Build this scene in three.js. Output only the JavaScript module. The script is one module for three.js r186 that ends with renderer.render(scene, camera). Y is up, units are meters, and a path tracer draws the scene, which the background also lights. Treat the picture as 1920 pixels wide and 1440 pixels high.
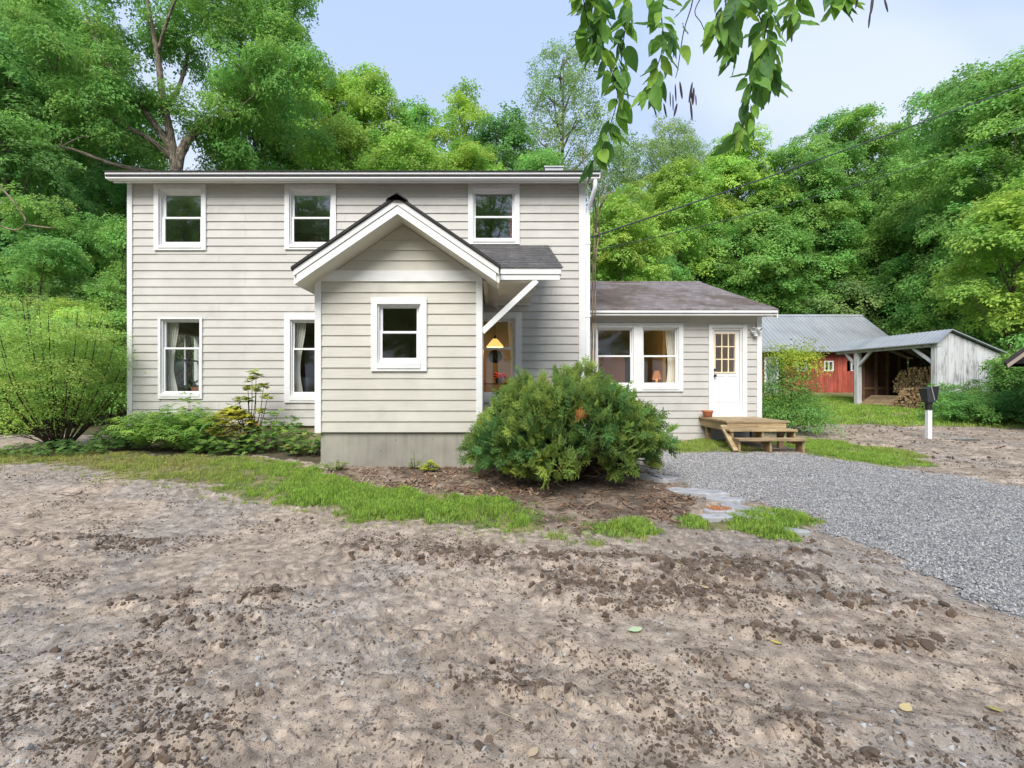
import * as THREE from 'three';
import { mergeGeometries } from 'three/addons/utils/BufferGeometryUtils.js';

// ---------------------------------------------------------------- camera, sky, sun, exposure
const scene = new THREE.Scene();
const camera = new THREE.PerspectiveCamera(77.32, 4 / 3, 0.05, 400);
camera.position.set(0, 1.5, 0);
camera.lookAt(0, 1.5, -10);
camera.setViewOffset(1920, 1440, 35, -2, 1920, 1440);
const renderer = new THREE.WebGLRenderer({ antialias: true });
renderer.toneMapping = THREE.LinearToneMapping;
renderer.toneMappingExposure = 2.0;
renderer.shadowMap.enabled = true;

let seed = 7;
const rnd = () => { seed = (seed + 0x6D2B79F5) | 0; let t = Math.imul(seed ^ (seed >>> 15), 1 | seed); t = (t + Math.imul(t ^ (t >>> 7), 61 | t)) ^ t; return ((t ^ (t >>> 14)) >>> 0) / 4294967296; };
const rr = (a, b) => a + (b - a) * rnd();
const pick = (a) => a[Math.floor(rnd() * a.length)];
const clamp = (v, a = 0, b = 1) => Math.min(b, Math.max(a, v));
const mix = (a, b, t) => a + (b - a) * t;
const smooth = (a, b, v) => { const t = clamp((v - a) / (b - a)); return t * t * (3 - 2 * t); };
const hash = (x, y) => { let h = Math.imul(x | 0, 374761393) ^ Math.imul(y | 0, 668265263); h = Math.imul(h ^ (h >>> 13), 1274126177); return ((h ^ (h >>> 16)) >>> 0) / 4294967296; };
function vnoise(x, y) {
  const xi = Math.floor(x), yi = Math.floor(y), fx = x - xi, fy = y - yi;
  const u = fx * fx * (3 - 2 * fx), v = fy * fy * (3 - 2 * fy);
  return mix(mix(hash(xi, yi), hash(xi + 1, yi), u), mix(hash(xi, yi + 1), hash(xi + 1, yi + 1), u), v);
}
function fbm(x, y, n = 4) { let s = 0, a = 0.5, t = 0; for (let i = 0; i < n; i++) { s += a * vnoise(x, y); t += a; x = x * 2.03 + 17.3; y = y * 2.03 - 9.1; a *= 0.5; } return s / t; }
// noise that repeats after p lattice cells, for textures that tile
function tnoise(x, y, p) {
  const xi = Math.floor(x), yi = Math.floor(y), fx = x - xi, fy = y - yi, m = (k) => ((k % p) + p) % p;
  const u = fx * fx * (3 - 2 * fx), v = fy * fy * (3 - 2 * fy);
  return mix(mix(hash(m(xi), m(yi)), hash(m(xi + 1), m(yi)), u), mix(hash(m(xi), m(yi + 1)), hash(m(xi + 1), m(yi + 1)), u), v);
}
function tfbm(u, v, p, n = 4) { let s = 0, a = 0.5, t = 0; for (let i = 0; i < n; i++) { s += a * tnoise(u * p, v * p, p); t += a; p *= 2; a *= 0.5; } return s / t; }

// the sky: pale blue air, whiter towards the horizon, with a thin high veil
{
  const W = 1024, Hh = 512, d = new Float32Array(W * Hh * 4);
  for (let j = 0; j < Hh; j++) for (let i = 0; i < W; i++) {
    const el = ((j + 0.5) / Hh - 0.5) * Math.PI, az = (i / W) * Math.PI * 2;
    const s = Math.max(0, Math.sin(el)), t = Math.pow(1 - s, 2.2);
    const q = 1 / (0.25 + s), cx = Math.cos(az) * q, cy = Math.sin(az) * q;       // a flat layer seen in perspective
    let c = fbm(cx * 1.1 + 5, cy * 2.6 + 3, 5);
    c = smooth(0.42, 0.8, c) * 0.42 + 0.05;
    let r = mix(0.24, 0.40, t), g = mix(0.33, 0.45, t), b = mix(0.53, 0.55, t);
    r = mix(r, 0.54, c); g = mix(g, 0.56, c); b = mix(b, 0.60, c);
    if (el < 0) { const k = smooth(0, -0.1, el); r = mix(r, 0.18, k); g = mix(g, 0.19, k); b = mix(b, 0.15, k); }
    const o = (j * W + i) * 4; d[o] = r; d[o + 1] = g; d[o + 2] = b; d[o + 3] = 1;
  }
  const t = new THREE.DataTexture(d, W, Hh, THREE.RGBAFormat, THREE.FloatType);
  t.mapping = THREE.EquirectangularReflectionMapping; t.magFilter = THREE.LinearFilter; t.minFilter = THREE.LinearFilter; t.needsUpdate = true;
  scene.background = t; scene.environment = t;
}
const sun = new THREE.DirectionalLight(new THREE.Color(1, 0.96, 0.90), 2.7);
sun.position.set(-9, 36, 25); sun.target.position.set(0, 0, -10);
sun.castShadow = true; sun.shadow.radius = 75; sun.shadow.mapSize.set(4096, 4096);
Object.assign(sun.shadow.camera, { left: -45, right: 45, top: 45, bottom: -45, near: 1, far: 140 });
scene.add(sun, sun.target);

// ---------------------------------------------------------------- helpers
const used = new Map();
function numbered(n) { const k = used.get(n) || 0; used.set(n, k + 1); return k ? `${n}_${String(k).padStart(3, '0')}` : n; }
function tag(o, label, category, group, kind) { o.userData.label = label; if (category) o.userData.category = category; if (group) o.userData.group = group; if (kind) o.userData.kind = kind; return o; }
function thing(name, label, category, [x, y, z] = [0, 0, 0], turn = 0, group) {
  const o = new THREE.Group(); o.name = numbered(name); o.position.set(x, y, z); o.rotation.y = turn; scene.add(o); return tag(o, label, category, group);
}
function part(name, geo, m, parent) { const o = new THREE.Mesh(Array.isArray(geo) ? mergeGeometries(geo) : geo, m); o.name = parent === scene ? numbered(name) : name; parent.add(o); return o; }
function holder(name, parent) { const o = new THREE.Group(); o.name = name; parent.add(o); return o; }

// geometry from loose triangles / quads, uv in metres chosen by the face's direction
class Geo {
  constructor() { this.p = []; this.u = []; this.c = null; }
  tri(a, b, c, uv) {
    this.p.push(...a, ...b, ...c);
    if (uv) { this.u.push(...uv[0], ...uv[1], ...uv[2]); return this; }
    const e = [b[0] - a[0], b[1] - a[1], b[2] - a[2]], f = [c[0] - a[0], c[1] - a[1], c[2] - a[2]];
    const n = [Math.abs(e[1] * f[2] - e[2] * f[1]), Math.abs(e[2] * f[0] - e[0] * f[2]), Math.abs(e[0] * f[1] - e[1] * f[0])];
    const [i, j] = n[0] > n[1] && n[0] > n[2] ? [2, 1] : n[1] > n[2] ? [0, 2] : [0, 1];
    for (const q of [a, b, c]) this.u.push(q[i], q[j]);
    return this;
  }
  quad(a, b, c, d) { return this.tri(a, b, c).tri(a, c, d); }
  // eight corners: bottom ring then top ring, each counter-clockwise seen from above
  hexa(v) { const [a, b, c, d, e, f, g, h] = v; return this.quad(d, c, b, a).quad(e, f, g, h).quad(a, b, f, e).quad(b, c, g, f).quad(c, d, h, g).quad(d, a, e, h); }
  box(x0, x1, y0, y1, z0, z1) { return this.hexa([[x0, y0, z1], [x1, y0, z1], [x1, y0, z0], [x0, y0, z0], [x0, y1, z1], [x1, y1, z1], [x1, y1, z0], [x0, y1, z0]]); }
  // a bar of w x d cross-section from point a to point b
  bar(a, b, w, d) {
    const A = new THREE.Vector3(...a), B = new THREE.Vector3(...b), t = B.clone().sub(A).normalize();
    let s = new THREE.Vector3(0, 0, 1); if (Math.abs(t.z) > 0.9) s.set(1, 0, 0);
    const n = t.clone().cross(s).normalize(); s = n.clone().cross(t).normalize();
    const q = (P, i, j) => P.clone().addScaledVector(n, i * w / 2).addScaledVector(s, j * d / 2).toArray();
    return this.hexa([q(A, -1, 1), q(A, 1, 1), q(A, 1, -1), q(A, -1, -1), q(B, -1, 1), q(B, 1, 1), q(B, 1, -1), q(B, -1, -1)]);
  }
  // a polygon in the xy plane given counter-clockwise, extruded from z0 (back) to z1 (front)
  prism(pts, z0, z1) {
    const n = pts.length;
    for (let i = 1; i < n - 1; i++) { this.tri([...pts[0], z1], [...pts[i], z1], [...pts[i + 1], z1]); this.tri([...pts[0], z0], [...pts[i + 1], z0], [...pts[i], z0]); }
    for (let i = 0; i < n; i++) { const a = pts[i], b = pts[(i + 1) % n]; this.quad([...a, z0], [...b, z0], [...b, z1], [...a, z1]); }
    return this;
  }
  get() { const g = new THREE.BufferGeometry(); g.setAttribute('position', new THREE.Float32BufferAttribute(this.p, 3)); g.setAttribute('uv', new THREE.Float32BufferAttribute(this.u, 2)); g.computeVertexNormals(); return g; }
}
const box = (...a) => new Geo().box(...a).get();
// a tapered, bent limb through points, radii interpolated along it
function limb(points, r0, r1, seg = 7, steps) {
  const curve = new THREE.CatmullRomCurve3(points.map((p) => new THREE.Vector3(...p)));
  const n = steps || points.length * 3, L = curve.getLength(), pos = [], uv = [], idx = [], fr = curve.computeFrenetFrames(n, false);
  for (let i = 0; i <= n; i++) {
    const t = i / n, c = curve.getPointAt(t), r = mix(r0, r1, Math.pow(t, 0.85));
    for (let j = 0; j <= seg; j++) {
      const a = (j / seg) * Math.PI * 2, v = c.clone().addScaledVector(fr.normals[i], Math.cos(a) * r).addScaledVector(fr.binormals[i], Math.sin(a) * r);
      pos.push(v.x, v.y, v.z); uv.push((j / seg) * r0 * 6, t * L);
    }
  }
  for (let i = 0; i < n; i++) for (let j = 0; j < seg; j++) { const a = i * (seg + 1) + j, b = a + seg + 1; idx.push(a, a + 1, b, b, a + 1, b + 1); }
  const g = new THREE.BufferGeometry(); g.setAttribute('position', new THREE.Float32BufferAttribute(pos, 3)); g.setAttribute('uv', new THREE.Float32BufferAttribute(uv, 2)); g.setIndex(idx); g.computeVertexNormals(); return g;
}
// instanced pieces too small to pick apart
const M4 = new THREE.Matrix4(), Q = new THREE.Quaternion(), V = new THREE.Vector3(), S = new THREE.Vector3(), UP = new THREE.Vector3(0, 1, 0);
function mass(name, geo, m, parent, list, label, category) {
  const o = new THREE.InstancedMesh(geo, m, list.length); o.name = parent === scene ? numbered(name) : name;
  const c = new THREE.Color();
  list.forEach((e, i) => { M4.compose(V.set(...e.p), e.q || Q.identity(), Array.isArray(e.s) ? S.set(...e.s) : S.setScalar(e.s)); o.setMatrixAt(i, M4); c.setRGB(...e.c); o.setColorAt(i, c); });
  o.userData.kind = 'stuff'; if (label) tag(o, label, category);
  parent.add(o); return o;
}
const qUp = (n, spin) => new THREE.Quaternion().setFromUnitVectors(UP, n).multiply(new THREE.Quaternion().setFromAxisAngle(UP, spin));
const tint = (c, k, y = 0) => [c[0] * k * (1 + y), c[1] * k, c[2] * k * (1 - y * 0.6)];

// ---------------------------------------------------------------- textures and materials
function tex(w, h, fn, srgb, repX = 1, repY = 1) {
  const d = new Uint8Array(w * h * 4);
  for (let j = 0; j < h; j++) for (let i = 0; i < w; i++) { const c = fn(i / w, j / h, i, j), o = (j * w + i) * 4; if (Array.isArray(c)) { d[o] = clamp(c[0]) * 255; d[o + 1] = clamp(c[1]) * 255; d[o + 2] = clamp(c[2]) * 255; } else d[o] = d[o + 1] = d[o + 2] = clamp(c) * 255; d[o + 3] = 255; }
  const t = new THREE.DataTexture(d, w, h); t.wrapS = t.wrapT = THREE.RepeatWrapping; t.magFilter = THREE.LinearFilter; t.minFilter = THREE.LinearFilter; t.repeat.set(repX, repY);
  if (srgb) t.colorSpace = THREE.SRGBColorSpace; t.needsUpdate = true; return t;
}
const std = (r, g, b, rough = 0.8, o = {}) => { const m = new THREE.MeshStandardMaterial({ roughness: rough, side: THREE.DoubleSide, ...o }); m.color.setRGB(r, g, b); return m; };
// painted boards: brush grain along the board, faint weather stains
const boardMap = tex(512, 512, (u, v) => { const k = 0.975 + 0.05 * (tfbm(u, v, 6, 4) - 0.5) * 2 + 0.035 * (tnoise(u * 10, v * 190, 1000) - 0.5) - 0.05 * smooth(0.62, 0.9, tfbm(u + 0.3, v + 0.1, 5, 5)); return [k, k * 0.996, k * 0.985]; }, true, 0.5, 0.5);
const boardBump = tex(256, 512, (u, v) => 0.5 + 0.5 * (tnoise(u * 8, v * 128, 128) - 0.5) + 0.3 * (tfbm(u, v, 16, 3) - 0.5), false, 1, 1);
const sidings = [[0.515, 0.498, 0.468], [0.502, 0.486, 0.457], [0.528, 0.511, 0.481], [0.51, 0.491, 0.459]].map((c) => std(...c, 0.62, { map: boardMap, bumpMap: boardBump, bumpScale: 0.0012 }));
const porchSidings = [[0.54, 0.522, 0.46], [0.53, 0.51, 0.45], [0.55, 0.532, 0.472]].map((c) => std(...c, 0.62, { map: boardMap, bumpMap: boardBump, bumpScale: 0.0012 }));
const trim = std(0.745, 0.745, 0.745, 0.5, { map: boardMap, bumpMap: boardBump, bumpScale: 0.0006 });
const soffitPaint = std(0.70, 0.67, 0.60, 0.6, { map: boardMap });
const vinyl = std(0.75, 0.75, 0.75, 0.38);
const gutterWhite = std(0.77, 0.77, 0.78, 0.35);
const glass = new THREE.MeshPhysicalMaterial({ roughness: 0, transmission: 1, thickness: 0, ior: 1.7, side: THREE.DoubleSide }); glass.color.setRGB(0.94, 0.96, 0.95);
const mirrorGlass = new THREE.MeshPhysicalMaterial({ roughness: 0, transmission: 1, thickness: 0, ior: 2.6, side: THREE.DoubleSide }); mirrorGlass.color.setRGB(0.9, 0.93, 0.92);   // coated double panes upstairs
const drywall = std(0.50, 0.44, 0.33, 0.9), ceilingPaint = std(0.6, 0.56, 0.48, 0.9), warmPanel = std(0.58, 0.40, 0.20, 0.6), floorWood = std(0.25, 0.14, 0.07, 0.5);
const concreteMap = tex(512, 512, (u, v) => { const drip = tnoise(u * 60, v * 3, 60) * 0.5 + tnoise(u * 23, v * 2, 23) * 0.5; const k = 0.74 + 0.22 * (tfbm(u, v, 5, 5) - 0.5) + 0.12 * (drip - 0.5) - (tnoise(u * 90, v * 90, 90) > 0.955 ? 0.22 : 0); return [k, k * 0.99, k * 0.95]; }, true, 0.45, 0.45);
const concrete = std(0.58, 0.56, 0.51, 0.9, { map: concreteMap, bumpMap: concreteMap, bumpScale: 0.004 });
const oldConcrete = std(0.66, 0.56, 0.40, 0.9, { map: concreteMap, bumpMap: concreteMap, bumpScale: 0.004 });
const shingleMap = tex(512, 512, (u, v, i, j) => { const k = 0.62 + 0.35 * (hash(i, j) - 0.5) + 0.25 * (tfbm(u, v, 8, 4) - 0.5); return [k, k * 0.985, k * 0.97]; }, true, 1.2, 1.2);
const shingles = [[0.24, 0.235, 0.235], [0.20, 0.195, 0.195], [0.275, 0.268, 0.262], [0.225, 0.215, 0.21]].map((c) => std(...c, 0.95, { map: shingleMap }));
const darkShingle = std(0.10, 0.097, 0.095, 0.95, { map: shingleMap });
// wing roof: worn three-tab shingles, brownish weathered patches, courses too fine to tell apart
const wingMap = tex(1024, 512, (u, v, i, j) => {
  const row = Math.floor(v * 32), f = v * 32 - row, tab = (u * 36 + (row % 2) * 0.5) % 1;
  let k = 0.66 + 0.2 * (hash(i, j) - 0.5) + 0.14 * (hash(Math.floor(u * 36 + (row % 2) * 0.5), row) - 0.5) - (f < 0.14 ? 0.16 : 0) - (tab < 0.05 ? 0.1 : 0);
  const w = smooth(0.42, 0.62, tfbm(u + 0.13, v + 0.4, 4, 4)); k *= mix(1.06, 0.80, w);
  return [k * mix(1.0, 1.06, w), k * 0.97, k * mix(0.98, 0.90, w)];
}, true, 0.22, 0.22);
const wingRoof = std(0.40, 0.365, 0.345, 0.95, { map: wingMap });
const woodMap = tex(512, 512, (u, v) => { const g = tnoise(u * 6 + tfbm(u, v, 4, 3) * 2, v * 80, 1000), k = 0.78 + 0.26 * (g - 0.5) + 0.2 * (tfbm(u, v, 6, 4) - 0.5); return [k, k * 0.95, k * 0.86]; }, true, 0.8, 0.8);
const freshWood = [[0.56, 0.45, 0.30], [0.50, 0.39, 0.25], [0.60, 0.49, 0.33]].map((c) => std(...c, 0.75, { map: woodMap, bumpMap: woodMap, bumpScale: 0.001 }));
const redMap = tex(512, 512, (u, v) => { const s = tnoise(u * 120, v * 5, 120), k = 0.82 + 0.3 * (tfbm(u, v, 6, 5) - 0.5) + 0.2 * (s - 0.5); return [k, k * mix(0.9, 1.05, s), k]; }, true, 0.35, 0.35);
const reds = [[0.50, 0.105, 0.062], [0.46, 0.092, 0.056], [0.53, 0.118, 0.07]].map((c) => std(...c, 0.8, { map: redMap }));
const whiteWashMap = tex(512, 512, (u, v) => { const s = tnoise(u * 70, v * 4, 70) * 0.6 + tnoise(u * 160, v * 9, 160) * 0.4, f = tfbm(u, v, 5, 5); const w = smooth(0.5, 0.78, s * 0.55 + f * 0.45); const k = mix(0.93, 0.52, w); return [k, k * 0.995, k * 0.985]; }, true, 0.5, 0.5);
const whiteWash = [[0.62, 0.63, 0.64], [0.57, 0.58, 0.59], [0.66, 0.67, 0.675]].map((c) => std(...c, 0.85, { map: whiteWashMap }));
const barnBrown = [[0.12, 0.055, 0.032], [0.095, 0.045, 0.028], [0.14, 0.068, 0.04]].map((c) => std(...c, 0.85, { map: redMap }));
const studWood = std(0.30, 0.19, 0.12, 0.85, { map: woodMap });
const metalMap = tex(256, 256, (u, v) => { const k = 0.86 + 0.16 * (tfbm(u, v, 5, 5) - 0.5) + 0.06 * (tnoise(u * 40, v * 3, 40) - 0.5); return k; }, true, 0.3, 0.3);
const roofMetal = std(0.52, 0.54, 0.565, 0.42, { map: metalMap, metalness: 0.35 });
const barkMap = tex(256, 512, (u, v) => { const s = tnoise(u * 22 + 3 * tfbm(u, v, 4, 3), v * 10, 1000), k = 0.62 + 0.5 * (s - 0.5) + 0.3 * (tfbm(u, v, 8, 4) - 0.5); return [k, k * 0.95, k * 0.88]; }, true, 0.8, 0.8);
const bark = std(0.34, 0.295, 0.245, 0.95, { map: barkMap, bumpMap: barkMap, bumpScale: 0.02 });
const paleBark = std(0.52, 0.47, 0.41, 0.95, { map: barkMap, bumpMap: barkMap, bumpScale: 0.02 });
const darkBark = std(0.13, 0.095, 0.07, 0.95, { map: barkMap });
const deadWood = std(0.46, 0.39, 0.30, 0.9, { map: barkMap });
const leafy = (o = {}) => new THREE.MeshPhysicalMaterial({ color: 0xffffff, roughness: 1, transmission: 0.48, thickness: 0, side: THREE.DoubleSide, specularIntensity: 0.4, ...o });
const leafMat = leafy(), waxyLeaf = leafy({ transmission: 0.25 }), bladeMat = leafy({ transmission: 0.35 });
const black = std(0.012, 0.012, 0.013, 0.5), terracotta = std(0.42, 0.15, 0.07, 0.85);

// ---------------------------------------------------------------- ground
const PROFILE = [[-60, 0], [4.5, 0], [7.7, 0.17], [10, 0.25], [11, 0.27], [13.3, 0.37], [17, 0.55], [20, 0.62], [25, 1.0], [28, 1.7], [40, 6], [60, 14], [120, 30]];
function profile(Z) { for (let i = 1; i < PROFILE.length; i++) if (Z <= PROFILE[i][0]) { const [a, p] = PROFILE[i - 1], [b, q] = PROFILE[i]; return mix(p, q, (Z - a) / (b - a)); } return 30; }
const FIELD = {
  strip: [[-11.5, -9.4], [-9.58, -9.32], [-6.77, -9.03], [-4.25, -8.6], [-3.22, -7.93], [-2.65, -7.32], [-1.87, -6.87], [-1.18, -6.45], [-0.17, -6.07], [0.48, -5.78], [0.46, -5.04], [0.13, -4.8], [-0.14, -4.92], [-0.7, -5.05], [-1.74, -5.48], [-2.35, -5.8], [-3.3, -6.24], [-4.71, -6.78], [-6.07, -7.53], [-8.34, -8.11], [-11.5, -8.7]],
  tuft: [[0.97, -5.12], [1.3, -5.2], [1.69, -5.15], [1.59, -4.8], [1.31, -4.63], [0.97, -4.73]],
  tuftStones: [[2.15, -5.29], [2.43, -5.26], [2.94, -5.57], [3.29, -5.33], [3.31, -4.73], [2.91, -4.55], [2.52, -4.77], [2.11, -4.92]],
  byStep: [[3.3, -10.8], [4.93, -10.8], [5.3, -9.3], [4.42, -9.15], [3.51, -9.03]],
  besideDrive: [[6.1, -10.9], [7.55, -10.7], [7.76, -9.77], [8.28, -9.15], [7.07, -7.76], [6.46, -7.6], [6.15, -8.2], [5.87, -9.03]],
  lawn: [[7.66, -13.13], [9.66, -13.7], [12.47, -13.13], [13.99, -12.59], [20, -13], [26, -17], [26, -26], [9, -26], [6.4, -16]],
  gravel: [[2.48, -8.11], [3.0, -9.6], [3.52, -8.92], [4.83, -9.15], [5.9, -8.92], [6.09, -8.11], [6.4, -7.53], [6.86, -7.39], [7.2, -6.5], [9.5, -6.1], [9.5, -2.2], [4.3, -2.2], [3.41, -3.08], [3.48, -3.57], [3.49, -4.05], [3.39, -4.38], [3.39, -4.8], [3.35, -5.33], [3.05, -5.78], [2.77, -6.64]],
  bed: [[-2.9, -9.9], [-2.77, -7.68], [-0.39, -7.8], [-0.3, -9.9], [2.0, -9.9], [2.32, -7.6], [2.69, -6.12], [2.1, -5.04], [1.54, -5.04], [0.84, -4.88], [0.48, -5.04], [0.48, -5.78], [-0.17, -6.12], [-1.19, -6.5], [-1.89, -6.93], [-2.56, -7.32]],
  border: [[-9.8, -9.95], [-2.9, -9.95], [-2.9, -8.0], [-4.25, -8.7], [-6.77, -9.05], [-9.6, -9.3]],
};
const inPoly = (P, x, z) => { let c = false; for (let i = 0, j = P.length - 1; i < P.length; j = i++) { const [xi, zi] = P[i], [xj, zj] = P[j]; if ((zi > z) !== (zj > z) && x < ((xj - xi) * (z - zi)) / (zj - zi) + xi) c = !c; } return c; };
function zone(x, z) {
  const jx = x + 0.6 * (fbm(x * 2.1 + 3, z * 2.1, 3) - 0.5) + 0.16 * (vnoise(x * 13, z * 13) - 0.5), jz = z + 0.6 * (fbm(x * 2.1 - 30, z * 2.1 + 9, 3) - 0.5) + 0.16 * (vnoise(x * 13 + 50, z * 13) - 0.5);
  for (const k of ['tuft', 'tuftStones', 'strip', 'byStep', 'besideDrive', 'gravel', 'bed', 'border', 'lawn']) if (inPoly(FIELD[k], jx, jz)) return k;
  if (z < -15 || (x < -8 && z < -11.5) || x > 14.5 && z < -9) return 'wood';
  return 'mud';
}
// ruts and churned banks in the mud: from, to, half width, height
const BANKS = [[-1.25, -4.35, 0.6, -4.05, 0.22, 0.05], [0.3, -3.95, 2.9, -3.85, 0.34, 0.075], [0.45, -3.45, 1.7, -3.3, 0.22, 0.05], [-0.65, -2.42, 0.35, -2.36, 0.06, 0.035], [-2.6, -3.25, -1.45, -3.42, 0.09, 0.04], [-2.2, -3.0, -1.5, -3.1, 0.07, 0.035], [-0.35, -1.98, -0.05, -1.92, 0.12, 0.04], [-1.6, -2.0, -1.2, -2.02, 0.1, 0.03], [1.4, -2.9, 2.5, -2.75, 0.07, 0.03], [1.9, -3.4, 3.0, -3.2, 0.1, 0.035], [-4.4, -4.6, -3.1, -4.5, 0.12, 0.04], [2.6, -2.3, 3.2, -2.0, 0.12, 0.04], [1.2, -2.1, 2.2, -2.0, 0.08, 0.025], [-3.4, -2.7, -2.4, -2.6, 0.1, 0.03]];
function bank(x, z) {
  let h = 0;
  for (const [x0, z0, x1, z1, w, a] of BANKS) {
    const dx = x1 - x0, dz = z1 - z0, t = clamp(((x - x0) * dx + (z - z0) * dz) / (dx * dx + dz * dz));
    const d = Math.hypot(x - x0 - t * dx, z - z0 - t * dz) + 0.12 * (fbm(x * 6, z * 6, 2) - 0.5);
    if (d < w) h = Math.max(h, a * (0.35 + 0.65 * smooth(1, 0.2, d / w)) * (0.4 + fbm(x * 11, z * 11, 2)) * smooth(1, 0.75, d / w));
  }
  return h;
}
// tyre tracks: a pressed band with slanted lugs across it
const TRACKS = [[-6.2, -4.35, 1.6, -3.2], [-6.4, -3.55, 0.9, -2.55], [-3.2, -6.3, 3.2, -4.35], [-1.8, -1.75, 3.9, -2.75], [-5.4, -6.6, -1.0, -5.4]];
function tracks(x, z) {
  let h = 0;
  for (const [x0, z0, x1, z1] of TRACKS) {
    const dx = x1 - x0, dz = z1 - z0, L = Math.hypot(dx, dz), s = ((x - x0) * dx + (z - z0) * dz) / L; if (s < 0 || s > L) continue;
    const d = ((x - x0) * -dz + (z - z0) * dx) / L + 0.05 * Math.sin(s * 1.3) + 0.02 * (vnoise(x * 5, z * 5) - 0.5), k = smooth(0.15, 0.11, Math.abs(d)) * smooth(0.3, 0.55, vnoise(s * 0.9 + x0 * 3, 2)) * smooth(0, 0.6, s) * smooth(L, L - 0.6, s);
    if (k > 0) h += k * (-0.012 + 0.02 * smooth(0.1, 0.7, Math.sin((s + Math.abs(d) * 0.7) * 62)) * smooth(0.02, 0.05, Math.abs(d)));
    h += 0.014 * smooth(0.05, 0.0, Math.abs(Math.abs(d) - 0.175)) * vnoise(x * 7, z * 7) * smooth(0.3, 0.55, vnoise(s * 0.9 + x0 * 3, 2));
  }
  return h;
}
function relief(x, z) {
  if (z > 1 || z < -14 || Math.abs(x) > 14) return 0;
  let h = 0.05 * (fbm(x * 0.7, z * 0.7, 3) - 0.5) + 0.03 * (fbm(x * 3.1, z * 3.1, 3) - 0.5);
  const rough = 0.3 + 0.65 * smooth(0.42, 0.66, fbm(x * 1.2 + 33, z * 1.2 - 8, 3));              // some of it trodden flat, some churned
  h += rough * (0.016 * smooth(0.5, 0.8, fbm(x * 6.5 + 40, z * 6.5, 3)) + 0.015 * smooth(0.54, 0.76, fbm(x * 15 + 8, z * 15, 2)) + 0.012 * (fbm(x * 33, z * 33, 2) - 0.5) + 0.01 * smooth(0.55, 0.8, vnoise(x * 48 + 5, z * 48)));
  // tread marks pressed by a machine, running up to the left
  const a = (x * 0.86 + z * 0.5), b = (z * 0.86 - x * 0.5), m = smooth(0.5, 0.7, fbm(x * 0.9 - 11, z * 0.9, 2)) * smooth(0.5, -0.6, x);
  h += 0.018 * m * smooth(0.2, 0.8, Math.sin(b * 40 + 3 * fbm(x * 3, z * 3, 2))) * smooth(0.35, 0.6, vnoise(a * 3.2, b * 6));
  const u = z * 0.995 - x * 0.1, rut = Math.abs(((u * 0.62 + 0.12 * vnoise(x * 0.5, 3) + 40) % 1) - 0.5);      // shallow wheel ruts across the yard
  h -= 0.028 * smooth(0.13, 0.05, rut) * smooth(0.35, 0.6, vnoise(x * 0.6 + 9, Math.floor(u * 0.62 + 40) * 7)); h += 0.012 * smooth(0.07, 0.0, Math.abs(rut - 0.15)) * vnoise(x * 9, z * 9);
  return h + bank(x, z) + tracks(x, z);
}
const soft = (z) => z === 'mud' ? 1 : z === 'gravel' ? 0.22 : 0.4;
const calm = (x, z) => (x > -3.1 && x < 6.3 && z < -7.6 ? smooth(-7.6, -8.2, z) : 0);
function ground(x, z, k) { return profile(-z) + relief(x, z) * soft(k || zone(x, z)) * (1 - 0.8 * calm(x, z)); }

const grainMap = tex(1024, 1024, (u, v, i, j) => {
  // 1.6 m of fine soil: crumbs, tiny stones light and dark, grit, crumb shadows painted as dark specks
  let k = 0.825 + 0.5 * (tfbm(u, v, 28, 5) - 0.5) + 0.2 * (hash(i, j) - 0.5);
  const p = tnoise(u * 210, v * 210, 210), q = tnoise(u * 130 + 7, v * 130, 130), s = tnoise(u * 64, v * 64, 64);
  let r = k, g = k, b = k;
  if (p > 0.86) { r += 0.18; g += 0.18; b += 0.18; } else if (p < 0.13) { r -= 0.24; g -= 0.24; b -= 0.23; }
  if (q > 0.88) { r += 0.10; g += 0.10; b += 0.10; } else if (q < 0.1) { r -= 0.22; g -= 0.23; b -= 0.23; }
  if (s > 0.9) { r -= 0.16; g -= 0.18; b -= 0.18; }
  return [r, g, b];
}, true, 0.62, 0.62);
const soil = std(1, 1, 1, 0.93, { map: grainMap, bumpMap: grainMap, bumpScale: 0.011, vertexColors: true });
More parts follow.
